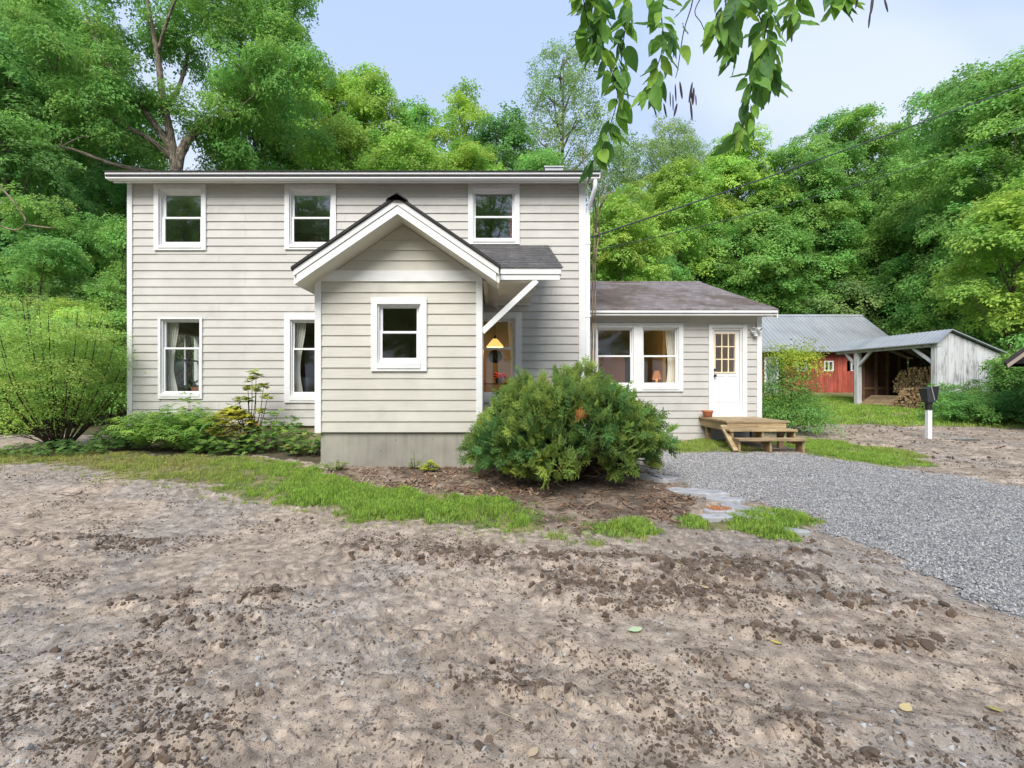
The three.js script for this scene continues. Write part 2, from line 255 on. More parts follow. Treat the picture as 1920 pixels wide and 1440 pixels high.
function groundColor(x, z, k) {
  const n1 = fbm(x * 1.1 + 60, z * 1.1, 4), n2 = fbm(x * 4.2, z * 4.2 + 20, 3), n3 = fbm(x * 13, z * 13, 2), n4 = fbm(x * 0.8 - 40, z * 0.8 + 70, 3);
  let c = [0.60, 0.475, 0.355];
  const to = (d, t) => { c = [mix(c[0], d[0], t), mix(c[1], d[1], t), mix(c[2], d[2], t)]; };
  if (k === 'mud') {
    to([0.40, 0.305, 0.225], smooth(0.45, 0.7, n2) * 0.35);
    to([0.47, 0.415, 0.355], smooth(0.5, 0.66, n1) * 0.7);                       // old gravel showing through
    to([0.64, 0.515, 0.40], smooth(0.55, 0.72, n4) * 0.5);
    to([0.19, 0.135, 0.095], clamp(bank(x, z) * 24) * smooth(0.34, 0.6, fbm(x * 3.3 + 21, z * 3.3, 3)) * smooth(0.36, 0.58, fbm(x * 19, z * 19 + 4, 2))); to([0.26, 0.19, 0.14], smooth(0.58, 0.7, fbm(x * 15 + 8, z * 15, 2)) * 0.45);                            // turned-up wet soil
    to([0.24, 0.175, 0.13], smooth(0.60, 0.78, n3) * 0.25);
    to([0.32, 0.25, 0.18], smooth(0.4, 0.62, n2) * smooth(-4.2, -5.0, z) * smooth(-3, 0.5, x) * 0.6);
  } else if (k === 'gravel') { c = [0.46, 0.46, 0.465]; to([0.36, 0.33, 0.30], smooth(0.5, 0.75, n1)); } else if (k === 'bed') { c = [0.20, 0.14, 0.095]; to([0.42, 0.32, 0.23], smooth(0.4, 0.65, n2)); } else if (k === 'wood') { c = [0.10, 0.13, 0.04]; to([0.16, 0.11, 0.06], n1); } else if (k === 'border') { c = [0.12, 0.10, 0.05]; } else {
    c = [0.17, 0.22, 0.05]; to([0.34, 0.30, 0.12], smooth(0.4, 0.7, n2)); to([0.28, 0.20, 0.13], smooth(0.55, 0.75, n1) * 0.8);
  }
  const j = 0.88 + 0.24 * n3; return [c[0] * j, c[1] * j, c[2] * j];
}
{
  const grow = (start, step, f, end) => { const a = []; let v = start; while (Math.abs(v) < Math.abs(end)) { v += step; a.push(v); step *= f; } return a; };
  const xs = []; for (let x = -2.2; x <= 2.201; x += 0.0165) xs.push(x);
  const out = grow(2.2, 0.0165, 1.0135, 130), X = [...out.map((v) => -v).reverse(), ...xs, ...out];
  const Z = []; { let z = 30, s = 5; while (z > -1.2) { Z.push(z); s = Math.max(0.1, z / 5); z -= s; } z = -1.2; s = 0.0145; while (z > -110) { Z.push(z); if (z < -3) s *= 1.0105; if (z < -14) s *= 1.05; z -= s; } }
  const nx = X.length, nz = Z.length, pos = new Float32Array(nx * nz * 3), uv = new Float32Array(nx * nz * 2), col = new Float32Array(nx * nz * 3), idx = [];
  for (let j = 0; j < nz; j++) for (let i = 0; i < nx; i++) {
    const x = X[i], z = Z[j], k = zone(x, z), o = j * nx + i, c = groundColor(x, z, k);
    pos.set([x, ground(x, z, k) - (k === 'gravel' ? 0.008 : 0), z], o * 3); uv.set([x, z], o * 2); col.set(c, o * 3);
    if (i < nx - 1 && j < nz - 1) idx.push(o, o + nx + 0, o + 1, o + 1, o + nx, o + nx + 1);
  }
  for (let i = 0; i < idx.length; i += 3) { const t = idx[i + 1]; idx[i + 1] = idx[i + 2]; idx[i + 2] = t; }
  const g = new THREE.BufferGeometry(); g.setAttribute('position', new THREE.BufferAttribute(pos, 3)); g.setAttribute('uv', new THREE.BufferAttribute(uv, 2)); g.setAttribute('color', new THREE.BufferAttribute(col, 3)); g.setIndex(idx); g.computeVertexNormals();
  if (g.attributes.normal.getY(Math.floor(nz / 2) * nx + 40) < 0) { for (let i = 0; i < idx.length; i += 3) { const t = idx[i + 1]; idx[i + 1] = idx[i + 2]; idx[i + 2] = t; } g.setIndex(idx); g.computeVertexNormals(); }
  const o = part('ground', g, soil, scene); tag(o, 'churned tan mud yard rising to the woods', 'ground', null, 'structure');
}
// the gravel drive: a sheet of grit with loose crushed stones on it
const gritMap = tex(1024, 1024, (u, v, i, j) => {
  const p = tnoise(u * 150, v * 150, 150), q = tnoise(u * 90 + 3, v * 90 + 8, 90); let k = 0.62 + 0.5 * (p - 0.5) + 0.28 * (q - 0.5) + 0.14 * (hash(i, j) - 0.5) + 0.16 * (tfbm(u, v, 6, 4) - 0.5);
  return [k, k, k];
}, true, 0.5, 0.5);
const grit = std(0.50, 0.495, 0.485, 0.92, { map: gritMap, bumpMap: gritMap, bumpScale: 0.012 });
{
  const g = new Geo(), s = 0.07;
  for (let x = 2.2; x < 9.6; x += s) for (let z = -9.8; z < -2.1; z += s) if (zone(x + s / 2, z + s / 2) === 'gravel') {
    const y = (a, b) => (zone(a, b) === 'gravel' ? ground(a, b, 'gravel') + 0.004 : ground(a, b) - 0.03);
    g.quad([x, y(x, z + s), z + s], [x + s, y(x + s, z + s), z + s], [x + s, y(x + s, z), z], [x, y(x, z), z]);
  }
  const geo = g.get(); const u = geo.attributes.uv, p = geo.attributes.position; for (let i = 0; i < u.count; i++) u.setXY(i, p.getX(i), p.getZ(i));
  tag(part('gravel_drive', geo, grit, scene), 'grey crushed stone drive leading to the side door', 'drive', null, 'structure');
}
function lump(detail, rough) {
  const g = new THREE.IcosahedronGeometry(1, detail), p = g.attributes.position;
  for (let i = 0; i < p.count; i++) { const k = 1 + rough * (hash(Math.round(p.getX(i) * 97) + 5, Math.round(p.getY(i) * 89 + p.getZ(i) * 71)) - 0.5); p.setXYZ(i, p.getX(i) * k, p.getY(i) * k, p.getZ(i) * k); }
  g.computeVertexNormals(); return g;
}
const stoneGeo = lump(0, 0.9), clodGeo = lump(1, 0.75), loose = std(1, 1, 1, 0.95);
const anyTurn = () => new THREE.Quaternion().setFromEuler(new THREE.Euler(rr(0, 6.3), rr(0, 6.3), rr(0, 6.3)));
{
  const list = [];
  while (list.length < 96000) {
    const z = -(2.2 + 7.2 * Math.pow(rnd(), 1.45)), x = 2.3 + 7.1 * Math.pow(rnd(), 1.5);
    const e = rr(0, 0.42), o = rr(0, 6.3); if (zone(x, z) !== 'gravel' && !(rnd() < 0.35 && zone(x + Math.cos(o) * e, z + Math.sin(o) * e) === 'gravel')) continue;
    const s = 0.004 + 0.006 * Math.pow(rnd(), 1.8), k = rnd() * 0.28 + 0.21, w = rr(-0.02, 0.1);
    list.push({ p: [x, ground(x, z) + s * 0.25 + 0.004, z], q: anyTurn(), s: [s * rr(0.8, 1.5), s * rr(0.5, 0.8), s], c: [k * (1.05 + w * 0.5), k * 1.02, k * (0.99 - w * 0.5)] });
  }
  mass('gravel', stoneGeo, loose, scene, list, 'loose crushed grey stone covering the drive', 'gravel');
}
{
  // soil crumbs and clods thrown up out of the mud, and small stones pressed into it
  const crumbs = [], pebbles = [];
  const put = (x, z, s) => {
    const k = zone(x, z); if (k !== 'mud' && rnd() > 0.15) return; if (k === 'gravel') return;
    const d = rr(0.55, 1.35); crumbs.push({ p: [x, ground(x, z, k) + s * 0.2, z], q: anyTurn(), s: [s * rr(0.8, 1.5), s * rr(0.6, 0.9), s * rr(0.8, 1.3)], c: [0.135 * d, 0.095 * d, 0.066 * d] });
  };
  for (const [x0, z0, x1, z1, w, a] of BANKS) { const n = Math.round(Math.hypot(x1 - x0, z1 - z0) * w * 3000); for (let i = 0; i < n; i++) { const t = rnd(), q = (rnd() + rnd() - 1) * w * 1.6; if (rnd() > smooth(0.32, 0.6, fbm((x0 + t * (x1 - x0)) * 3.3 + 21, (z0 + q) * 3.3, 3))) continue; put(mix(x0, x1, t) + rr(-0.1, 0.1), mix(z0, z1, t) + q, Math.pow(rnd(), 7) * 0.022 + 0.005); } }
  let n = 0; while (n < 23000) { const Z = 1.5 + Math.pow(rnd(), 1.4) * 7, x = rr(-1.25, 1.2) * Z, z = -Z; const f = fbm(x * 2.4 + 9, z * 2.4, 3); if (rnd() > 0.05 + smooth(0.48, 0.70, f) * 0.95) continue; n++; put(x, z, 0.0035 + 0.006 * Math.pow(rnd(), 2) + (rnd() < 0.012 ? rr(0, 0.02) : 0)); }
  n = 0; while (n < 1900) { const x = rr(7.2, 14), z = -rr(7.6, 13.2); n++; if (zone(x, z) === 'mud') put(x, z, Math.pow(rnd(), 6) * 0.025 + 0.006); }
  for (let i = 0; i < 9000; i++) { const Z = 1.5 + Math.pow(rnd(), 1.5) * 6.5, x = rr(-1.2, 1.15) * Z, z = -Z, k = zone(x, z); if (k !== 'mud') continue; if (rnd() > 0.25 + smooth(0.45, 0.65, fbm(x * 1.1 + 60, z * 1.1, 4))) continue; const s = Math.pow(rnd(), 4) * 0.012 + 0.0035, t = rr(0.14, 0.48); pebbles.push({ p: [x, ground(x, z, k) + s * 0.2, z], q: anyTurn(), s: [s, s * 0.7, s * 1.2], c: pick([[t, t * 0.98, t * 0.95], [t, t * 0.9, t * 0.78], [t * 0.95, t * 0.94, t * 0.92]]) }); }
  mass('soil_clods', clodGeo, loose, scene, crumbs, 'dark crumbly soil clods strewn over the mud', 'soil');
  mass('pebbles', stoneGeo, loose, scene, pebbles, 'small grey and tan stones pressed into the mud', 'pebbles');
}
{
  // bark chips, needles and dead leaves in the planting bed
  const chip = new Geo().prism([[-1, -0.32], [0.7, -0.4], [1, 0.1], [0.2, 0.38], [-0.9, 0.25]], -0.06, 0.06).get(), list = [];
  chip.rotateX(-Math.PI / 2);
  while (list.length < 8000) {
    const x = rr(-2.9, 2.8), z = -rr(4.8, 8.6); if (rnd() > 0.25 + smooth(0.4, 0.6, fbm(x * 2.2, z * 2.2 + 5, 2))) continue; if (zone(x, z) !== 'bed' && !(rnd() < 0.05 && z > -6.5 && z < -4.4 && x > 0 && x < 3)) continue;
    const s = Math.pow(rnd(), 4) * 0.05 + 0.008, c = pick([[0.25, 0.16, 0.105], [0.18, 0.11, 0.07], [0.36, 0.26, 0.18], [0.12, 0.075, 0.05], [0.28, 0.16, 0.09]]);
    list.push({ p: [x, ground(x, z) + rr(0.004, 0.025), z], q: new THREE.Quaternion().setFromEuler(new THREE.Euler(rr(-0.5, 0.5), rr(0, 6.3), rr(-0.5, 0.5))), s: [s, s * rr(0.5, 1.6), s * rr(0.35, 0.9)], c: tint(c, rr(0.7, 1.25)) });
  }
  mass('bark_mulch', chip, loose, scene, list, 'brown bark chips and dead leaves around the yew', 'mulch');
}
// grass: bent blades in small tufts
function tuft(n, h, spread, w) {
  const g = new Geo();
  for (let i = 0; i < n; i++) {
    const a = rr(0, 6.3), r = spread * Math.sqrt(rnd()), x = Math.cos(a) * r, z = Math.sin(a) * r, b = rr(0, 6.3), k = h * rr(0.5, 1.1), l = k * rr(0.15, 0.8), dx = Math.cos(b), dz = Math.sin(b), sx = -dz * w / 2, sz = dx * w / 2;
    const m = [x + dx * l * 0.35, k * 0.62, z + dz * l * 0.35], t = [x + dx * l, k * (1 - 0.25 * l / k), z + dz * l];
    g.quad([x - sx, 0, z - sz], [x + sx, 0, z + sz], [m[0] + sx * 0.8, m[1], m[2] + sz * 0.8], [m[0] - sx * 0.8, m[1], m[2] - sz * 0.8]);
    g.tri([m[0] - sx * 0.8, m[1], m[2] - sz * 0.8], [m[0] + sx * 0.8, m[1], m[2] + sz * 0.8], t);
  }
  return g.get();
}
const tuftGeo = tuft(16, 0.075, 0.05, 0.0065), lawnGeo = tuft(22, 0.13, 0.14, 0.016);
const lush = [0.27, 0.43, 0.055], strawy = [0.40, 0.37, 0.12];
{
  const fill = (keys, n, bx, bz, geo, size, dry, keep = () => 1) => {
    const list = []; let guard = 0;
    while (list.length < n && guard++ < n * 40) {
      const x = rr(...bx), z = rr(...bz), k = zone(x, z); if (!keys.includes(k) || rnd() > keep(x, z)) continue;
      const d = dry(x, z), c = [0, 1, 2].map((i) => mix(lush[i], strawy[i], clamp(d + rr(-0.25, 0.25))));
      list.push({ p: [x, ground(x, z, k) - 0.004, z], q: new THREE.Quaternion().setFromAxisAngle(UP, rr(0, 6.3)), s: [size * rr(0.8, 1.25), size * rr(0.45, 1.25) * (edge(x, z) < 1 ? 0.6 : 1), size * rr(0.8, 1.25)], c: tint(c, rr(0.65, 1.3)) });
    }
    return list;
  };
  const dryStrip = (x, z) => clamp(0.75 - smooth(-5.2, -2.6, x) * 0.75 + 0.7 * (fbm(x * 3, z * 3, 2) - 0.5));
  const edge = (x, z) => { const k = zone(x, z); return [[0.13, 0], [-0.13, 0], [0, 0.13], [0, -0.13]].every(([a, b]) => zone(x + a, z + b) === k) ? 1 : 0.28; };
  const thin = (x, z) => { const f = fbm(x * 2.6 + 80, z * 2.6, 3); return edge(x, z) * (x < -2.6 ? 0.12 + 0.88 * smooth(0.42, 0.62, f) : 0.1 + 0.9 * smooth(0.36, 0.52, f)); };
  const a = fill(['strip'], 4200, [-2.9, 0.6], [-8.2, -4.6], tuftGeo, 1.15, dryStrip, thin), b = fill(['strip'], 3600, [-11, -2.9], [-9.5, -6], tuftGeo, 0.85, dryStrip, thin);
  const near = (x, z) => ([[0.3, 0], [-0.3, 0], [0, 0.3], [0, -0.3]].some(([p, q]) => zone(x + p, z + q) === 'strip') ? 1 : 0);
  const spill = fill(['mud', 'bed'], 330, [-7, 0.9], [-8.2, -4.4], tuftGeo, 0.6, () => 0.45, near);
  mass('grass', tuftGeo, bladeMat, scene, [...a, ...b, ...spill], 'strip of short bright grass between mud and house', 'grass');
  mass('grass', tuftGeo, bladeMat, scene, [...fill(['tuft'], 300, [0.8, 1.9], [-5.4, -4.4], tuftGeo, 1.2, () => 0.1, thin), ...fill(['mud'], 26, [0.5, 1.05], [-4.9, -4.5], tuftGeo, 0.9, () => 0.15)], 'small clump of bright grass in front of the yew', 'grass');
  mass('grass', tuftGeo, bladeMat, scene, fill(['tuftStones'], 800, [1.9, 3.5], [-5.8, -4.3], tuftGeo, 1.25, () => 0.1, thin), 'grass patch growing between the flat grey stones', 'grass');
  mass('grass', tuftGeo, bladeMat, scene, fill(['byStep'], 1500, [3.2, 5.6], [-10.9, -8.9], tuftGeo, 0.9, () => 0.35, thin), 'short grass along the wall left of the wooden steps', 'grass');
  mass('grass', tuftGeo, bladeMat, scene, fill(['besideDrive'], 2600, [5.7, 8.6], [-11, -7.4], tuftGeo, 0.95, (x) => smooth(6.8, 8.2, x) * 0.7, thin), 'grass patch right of the wooden steps beside the drive', 'grass');
  mass('grass', lawnGeo, bladeMat, scene, fill(['lawn'], 5200, [6.2, 26], [-24, -12.4], lawnGeo, 1, (x, z) => smooth(-14.2, -12.8, z) * 0.5), 'green lawn in front of the woodshed and barn', 'grass');
}
{ // twigs and straws dropped on the mud
  const g = limb([[-0.5, 0, 0], [-0.1, 0.03, 0.04], [0.5, 0, -0.02]], 0.03, 0.015, 5, 4), list = [];
  for (let i = 0; i < 340; i++) { const Z = 1.6 + Math.pow(rnd(), 1.2) * 4.2, x = rr(-1.1, 1.1) * Z, k = zone(x, -Z); if (k !== 'mud') continue; const L = rr(0.03, 0.15); list.push({ p: [x, ground(x, -Z, k) + 0.006, -Z], q: new THREE.Quaternion().setFromEuler(new THREE.Euler(0, rr(0, 6.3), rr(-0.1, 0.1))), s: [L, rr(0.04, 0.1), rr(0.04, 0.12)], c: tint(pick([[0.14, 0.1, 0.07], [0.42, 0.33, 0.2], [0.26, 0.18, 0.11]]), rr(0.7, 1.2)) }); }
  mass('twig_litter', g, loose, scene, list, 'small twigs and straws scattered on the mud', 'twigs');
}

// ---------------------------------------------------------------- the farmhouse
const house = thing('farmhouse', 'two-storey house with beige clapboard siding, white trim and gabled front porch', 'house', [0, 0, 0]);
const WZ = -9.9, PZ = -7.76, AZ = -10.9;                     // faces of the main wall, the porch and the low wing
// a clapboard: thick lower edge, thin upper edge; ends may lean (gable)
function clap(a0, a1, b0, b1, y0, y1, z, tb = 0.024, tt = 0.004) {
  return new Geo().hexa([[a0, y0, z + tb], [a1, y0, z + tb], [a1, y0, z], [a0, y0, z], [b0, y1, z + tt], [b1, y1, z + tt], [b1, y1, z], [b0, y1, z]]).get();
}
// courses of boards over a wall, cut round the openings; joints: [x, every n-th course]
function clad(parent, x0, x1, y0, y1, z, rows, holes, mats, joints = []) {
  const e = (y1 - y0) / rows;
  for (let r = 0; r < rows; r++) {
    const a = y0 + r * e, b = a + e + 0.004; let runs = [[x0, x1, a, b]];
    for (const [hx0, hx1, hy0, hy1] of holes) {
      const out = [];
      for (const [p, q, lo, hi] of runs) {
        if (hx1 <= p || hx0 >= q || hy1 <= lo + 0.002 || hy0 >= hi - 0.008) { out.push([p, q, lo, hi]); continue; }
        if (hx0 > p) out.push([p, hx0, lo, hi]); if (hx1 < q) out.push([hx1, q, lo, hi]);
        const s = Math.max(p, hx0), t = Math.min(q, hx1);
        if (hy0 > lo + 0.01) out.push([s, t, lo, hy0]); if (hy1 < hi - 0.01) out.push([s, t, hy1, hi]);
      }
      runs = out;
    }
    for (const [jx, n, off] of joints) if (r % n === off) runs = runs.flatMap(([p, q, lo, hi]) => (jx > p + 0.15 && jx < q - 0.15 ? [[p, jx - 0.0015, lo, hi], [jx + 0.0015, q, lo, hi]] : [[p, q, lo, hi]]));
    for (const [p, q, lo, hi] of runs) if (q - p > 0.02) { const f = (hi - lo) / (b - a), w = rr(-0.0015, 0.0015); part('siding_board', clap(p, q, p, q, lo, hi, z + w, mix(0.01, 0.024, f)), pick(mats), parent); }
  }
}
// a wall with openings, cut into solid blocks
function wallWith(x0, x1, y0, y1, z0, z1, holes, axis = 'x') {
  const g = new Geo(), ys = [...new Set([y0, y1, ...holes.flatMap((h) => [h[2], h[3]])])].filter((v) => v >= y0 && v <= y1).sort((a, b) => a - b);
  for (let i = 0; i < ys.length - 1; i++) {
    const m = (ys[i] + ys[i + 1]) / 2; let runs = [[x0, x1]];
    for (const [p, q, lo, hi] of holes) if (m > lo && m < hi) runs = runs.flatMap(([a, b]) => (q <= a || p >= b ? [[a, b]] : [[a, p], [q, b]].filter(([s, t]) => t - s > 0.001)));
    for (const [a, b] of runs) axis === 'x' ? g.box(a, b, ys[i], ys[i + 1], z0, z1) : g.box(z0, z1, ys[i], ys[i + 1], a, b);
  }
  return g.get();
}
// a double-hung window: casing, frame, two sashes with a pane each, sill
function sash(parent, x0, x1, y0, y1, z, stile) {
  const s = holder('sash', parent), g = new Geo();
  g.box(x0, x0 + stile, y0, y1, z - 0.035, z).box(x1 - stile, x1, y0, y1, z - 0.035, z).box(x0 + stile, x1 - stile, y0, y0 + stile, z - 0.035, z).box(x0 + stile, x1 - stile, y1 - stile, y1, z - 0.035, z);
  return { s, g: g.get() };
}
function doubleHung(parent, [ox0, ox1, oy0, oy1], [gx0, gx1, gy0, gy1], z, { casing = 0.1, name = 'window', sill = 0.05, rail = 0.5, head = casing, bare = false, pane = glass } = {}) {
  const w = holder(name, parent), f = 0.045, st = 0.032;
  const ix0 = ox0 + casing, ix1 = ox1 - casing, iy0 = oy0 + sill + 0.05, iy1 = oy1 - head;
  const c = new Geo(), p = z + 0.048;
  c.box(ox0, ix0, oy0, oy1, z, p).box(ix1, ox1, oy0, oy1, z, p).box(ix0, ix1, iy1, oy1, z, p - 0.002);
  part('casing', c.get(), trim, w);
  part('sill', new Geo().box(ix0 - (bare ? 0.01 : 0), ix1, oy0, oy0 + 0.045, z, p - 0.002).box(ix0, ix1, oy0 + 0.045, iy0, z - 0.02, p + 0.012).get(), trim, w);
  const fr = new Geo(); const zi = z - 0.11;
  fr.box(ix0, ix0 + f * 0.5, iy0, iy1, zi, z + 0.005).box(ix1 - f * 0.5, ix1, iy0, iy1, zi, z + 0.005).box(ix0 + f * 0.5, ix1 - f * 0.5, iy1 - f * 0.5, iy1, zi, z + 0.005).box(ix0 + f * 0.5, ix1 - f * 0.5, iy0, iy0 + f * 0.3, zi, z + 0.005);
  part('frame', fr.get(), vinyl, w);
  const a0 = ix0 + f * 0.5, a1 = ix1 - f * 0.5, b0 = iy0 + f * 0.3, b1 = iy1 - f * 0.5, m = mix(gy0, gy1, rail);
  const up = new Geo(), lo = new Geo(), zu = z - 0.055, zl = z - 0.025;
  const ring = (g, x0, x1, y0, y1, zz, gx0, gx1, gy0, gy1) => g.box(x0, gx0, y0, y1, zz - 0.028, zz).box(gx1, x1, y0, y1, zz - 0.028, zz).box(gx0, gx1, y0, gy0, zz - 0.028, zz).box(gx0, gx1, gy1, y1, zz - 0.028, zz);
  const lx0 = Math.max(gx0, a0 + st), lx1 = Math.min(gx1, a1 - st), ly0 = Math.max(gy0, b0 + st), ly1 = Math.min(gy1, b1 - st);
  part('sash_frame', ring(up, a0, a1, m - 0.012, b1, zu, lx0, lx1, m + 0.022, ly1).get(), vinyl, w);
  part('sash_frame', ring(lo, a0, a1, b0, m + 0.03, zl, lx0, lx1, ly0, m - 0.006).get(), vinyl, w);
  part('pane', new Geo().quad([lx0, m + 0.022, zu - 0.014], [lx1, m + 0.022, zu - 0.014], [lx1, ly1, zu - 0.014], [lx0, ly1, zu - 0.014]).get(), pane, w);
  part('pane', new Geo().quad([lx0, ly0, zl - 0.014], [lx1, ly0, zl - 0.014], [lx1, m - 0.006, zl - 0.014], [lx0, m - 0.006, zl - 0.014]).get(), pane, w);
  return w;
}
const UPPER = [[[-6.974, -5.907, 4.272, 5.625], [-6.787, -6.039, 4.459, 5.433]], [[-4.29, -3.234, 4.288, 5.625], [-4.125, -3.377, 4.459, 5.433]], [[-0.517, 0.539, 4.395, 5.636], [-0.385, 0.407, 4.47, 5.46]]];
const LOWER = [[[-6.889, -5.984, 1.218, 2.886], [-6.798, -6.03, 1.357, 2.842]], [[-4.297, -3.234, 1.139, 2.965], [-4.125, -3.399, 1.357, 2.82]], [[-0.484, 0.583, 1.148, 2.996], [-0.308, 0.418, 1.357, 2.842]]];
const shrink = ([a, b, c, d], k = 0.03) => [a + k, b - k, c + k, d - k];
const mainHoles = [...UPPER, ...LOWER].map(([o]) => shrink(o));
const porchGap = [-2.86, -0.19, 0.5, 3.3];
// shell of the main house
part('wall', wallWith(-7.5, 1.89, 0.664, 5.72, WZ - 0.15, WZ - 0.002, mainHoles), drywall, house);
part('wall', wallWith(-17.3, WZ - 0.15, 0.664, 5.72, -7.5, -7.36, [[-12.1, -11.1, 1.45, 2.75]], 'z'), sidings[0], house);
part('wall', wallWith(-17.3, WZ - 0.15, 0.664, 5.72, 1.76, 1.89, [], 'z'), sidings[1], house);
part('wall', wallWith(-7.36, 1.76, 0.664, 5.72, -17.3, -17.15, [[-6, -4.4, 1.4, 2.8], [-2.4, -1.2, 1.5, 2.8]]), drywall, house);
for (const sx of [-7.36, 1.89]) part('gable_wall', new Geo().prism([[-17.3, 5.72], [-9.9, 5.72], [-13.6, 6.9]], 0, 0.14).get().rotateY(-Math.PI / 2), sidings[0], house).position.x = sx;
part('interior_floor', new Geo().box(-7.36, 1.76, 0.75, 0.85, -17.15, WZ - 0.15).get(), floorWood, house);
part('interior_ceiling', new Geo().box(-7.36, 1.76, 3.25, 3.45, -17.15, WZ - 0.15).get(), ceilingPaint, house);
part('interior_ceiling', new Geo().box(-7.36, 1.76, 5.73, 5.78, -17.15, WZ - 0.15).get(), ceilingPaint, house);
part('partition_wall', new Geo().box(-2.9, -2.8, 0.85, 3.25, -17.15, WZ - 0.15).box(-2.8, 1.76, 0.85, 3.25, -13.55, -13.43).box(-2.9, -2.8, 3.45, 5.73, -17.15, WZ - 0.15).box(-7.36, -2.9, 3.45, 5.73, -13.5, -13.4).box(-2.8, 1.76, 3.45, 5.73, -13.5, -13.4).get(), drywall, house);
clad(house, -7.425, 1.76, 0.664, 5.716, WZ, 30, [...mainHoles, porchGap], sidings, [[-5.11, 4, 1], [-5.11, 5, 3], [-5.65, 6, 2], [-3.05, 7, 4], [1.2, 5, 1], [0.95, 6, 3], [-1.6, 4, 2]]);
part('corner_board', box(-7.525, -7.425, 0.655, 5.70, WZ - 0.1, WZ + 0.042), trim, house);
part('corner_board', box(1.76, 1.90, 0.655, 5.70, WZ - 0.1, WZ + 0.042), trim, house);
part('foundation', new Geo().box(-7.47, 1.86, -0.4, 0.662, -17.28, WZ - 0.045).get(), oldConcrete, house);
UPPER.forEach(([o, g]) => doubleHung(house, o, g, WZ, { casing: 0.095, head: 0.1, pane: mirrorGlass }));
doubleHung(house, ...LOWER[0], WZ, { casing: 0.05, head: 0.03, rail: 0.6, sill: 0.06 });
doubleHung(house, ...LOWER[1], WZ, { casing: 0.12, head: 0.12, rail: 0.6, sill: 0.09 });
doubleHung(house, ...LOWER[2], WZ, { casing: 0.13, head: 0.12, rail: 0.6, sill: 0.09 });
{ // side window in the left wall, seen through the front room
  const w = holder('side_window', house);
  part('frame', new Geo().box(-7.52, -7.34, 1.45, 2.75, -11.14, -11.1).box(-7.52, -7.34, 1.45, 2.75, -12.1, -12.06).box(-7.52, -7.34, 1.45, 1.5, -12.06, -11.14).box(-7.52, -7.34, 2.7, 2.75, -12.06, -11.14).box(-7.46, -7.42, 2.08, 2.12, -12.06, -11.14).box(-7.46, -7.42, 1.5, 2.7, -11.62, -11.58).get(), trim, w);
  part('pane', new Geo().quad([-7.44, 1.5, -11.14], [-7.44, 1.5, -12.06], [-7.44, 2.7, -12.06], [-7.44, 2.7, -11.14]).get(), glass, w);
}
// main roof, fascia, soffit and gutter
{
  const r = holder('main_roof', house);
  const sl = (y0) => [[-9.5, 5.70 + y0], [-13.62, 7.02 + y0], [-17.75, 5.70 + y0]];
  const g = new Geo(), [a, b, c] = sl(0.02), [d, e, f] = sl(-0.07), L = -7.68, R = 2.10;
  const P = (x, q) => [x, q[1], q[0]];
  g.quad(P(L, a), P(R, a), P(R, b), P(L, b)).quad(P(L, b), P(R, b), P(R, c), P(L, c)).quad(P(L, e), P(R, e), P(R, d), P(L, d)).quad(P(L, f), P(R, f), P(R, e), P(L, e));
  g.quad(P(L, d), P(R, d), P(R, a), P(L, a)).quad(P(L, a), P(L, b), P(L, e), P(L, d)).quad(P(L, b), P(L, c), P(L, f), P(L, e)).quad(P(R, b), P(R, a), P(R, d), P(R, e)).quad(P(R, c), P(R, b), P(R, e), P(R, f));
  part('shingle_field', g.get(), darkShingle, r);
  part('drip_edge', box(-7.70, 2.115, 5.722, 5.737, -9.54, -9.47), darkShingle, r);
  part('soffit', box(-7.62, 2.05, 5.705, 5.722, WZ - 0.01, -9.63), soffitPaint, r);
  part('fascia', box(-7.63, 2.06, 5.56, 5.72, -9.655, -9.63), trim, r);
  // a moulded gutter, open on top
  const prof = [[-9.628, 5.59], [-9.53, 5.59], [-9.512, 5.60], [-9.51, 5.655], [-9.5, 5.675], [-9.497, 5.72], [-9.52, 5.72], [-9.53, 5.67], [-9.575, 5.61], [-9.628, 5.61]];
  const caps = new Geo(); for (const x of [-7.69, 2.118]) { const q = prof.slice(0, 6).concat([[-9.628, 5.72]]); for (let i = 1; i < q.length - 1; i++) caps.tri([x, q[0][1], q[0][0]], [x, q[i][1], q[i][0]], [x, q[i + 1][1], q[i + 1][0]]); }
  const gg = new Geo(); for (let i = 0; i < prof.length - 1; i++) { const [z0, y0] = prof[i], [z1, y1] = prof[i + 1]; gg.quad([-7.69, y0, z0], [2.12, y0, z0], [2.12, y1, z1], [-7.69, y1, z1]); }
  part('gutter', [gg.get(), caps.get()], gutterWhite, r);
  part('roof_vent', new Geo().box(1.17, 1.58, 6.1, 6.42, -11.25, -10.85).box(1.15, 1.60, 6.42, 6.45, -11.27, -10.83).get(), roofMetal, r);
}
{ // downspout at the right corner: outlet, bent elbow, pipe with straps
  const d = holder('downspout', house);
  part('elbow', limb([[2.03, 5.6, -9.56], [2.03, 5.45, -9.57], [1.99, 5.28, -9.7], [1.955, 5.1, -9.86], [1.945, 4.95, -9.9]], 0.042, 0.042, 8), gutterWhite, d);
  part('pipe', new Geo().box(1.905, 1.985, 0.5, 5.0, -9.94, -9.86).get(), gutterWhite, d);
  for (const y of [4.4, 2.9, 1.6]) part('strap', box(1.88, 1.995, y, y + 0.035, -9.95, -9.85), gutterWhite, d);
}
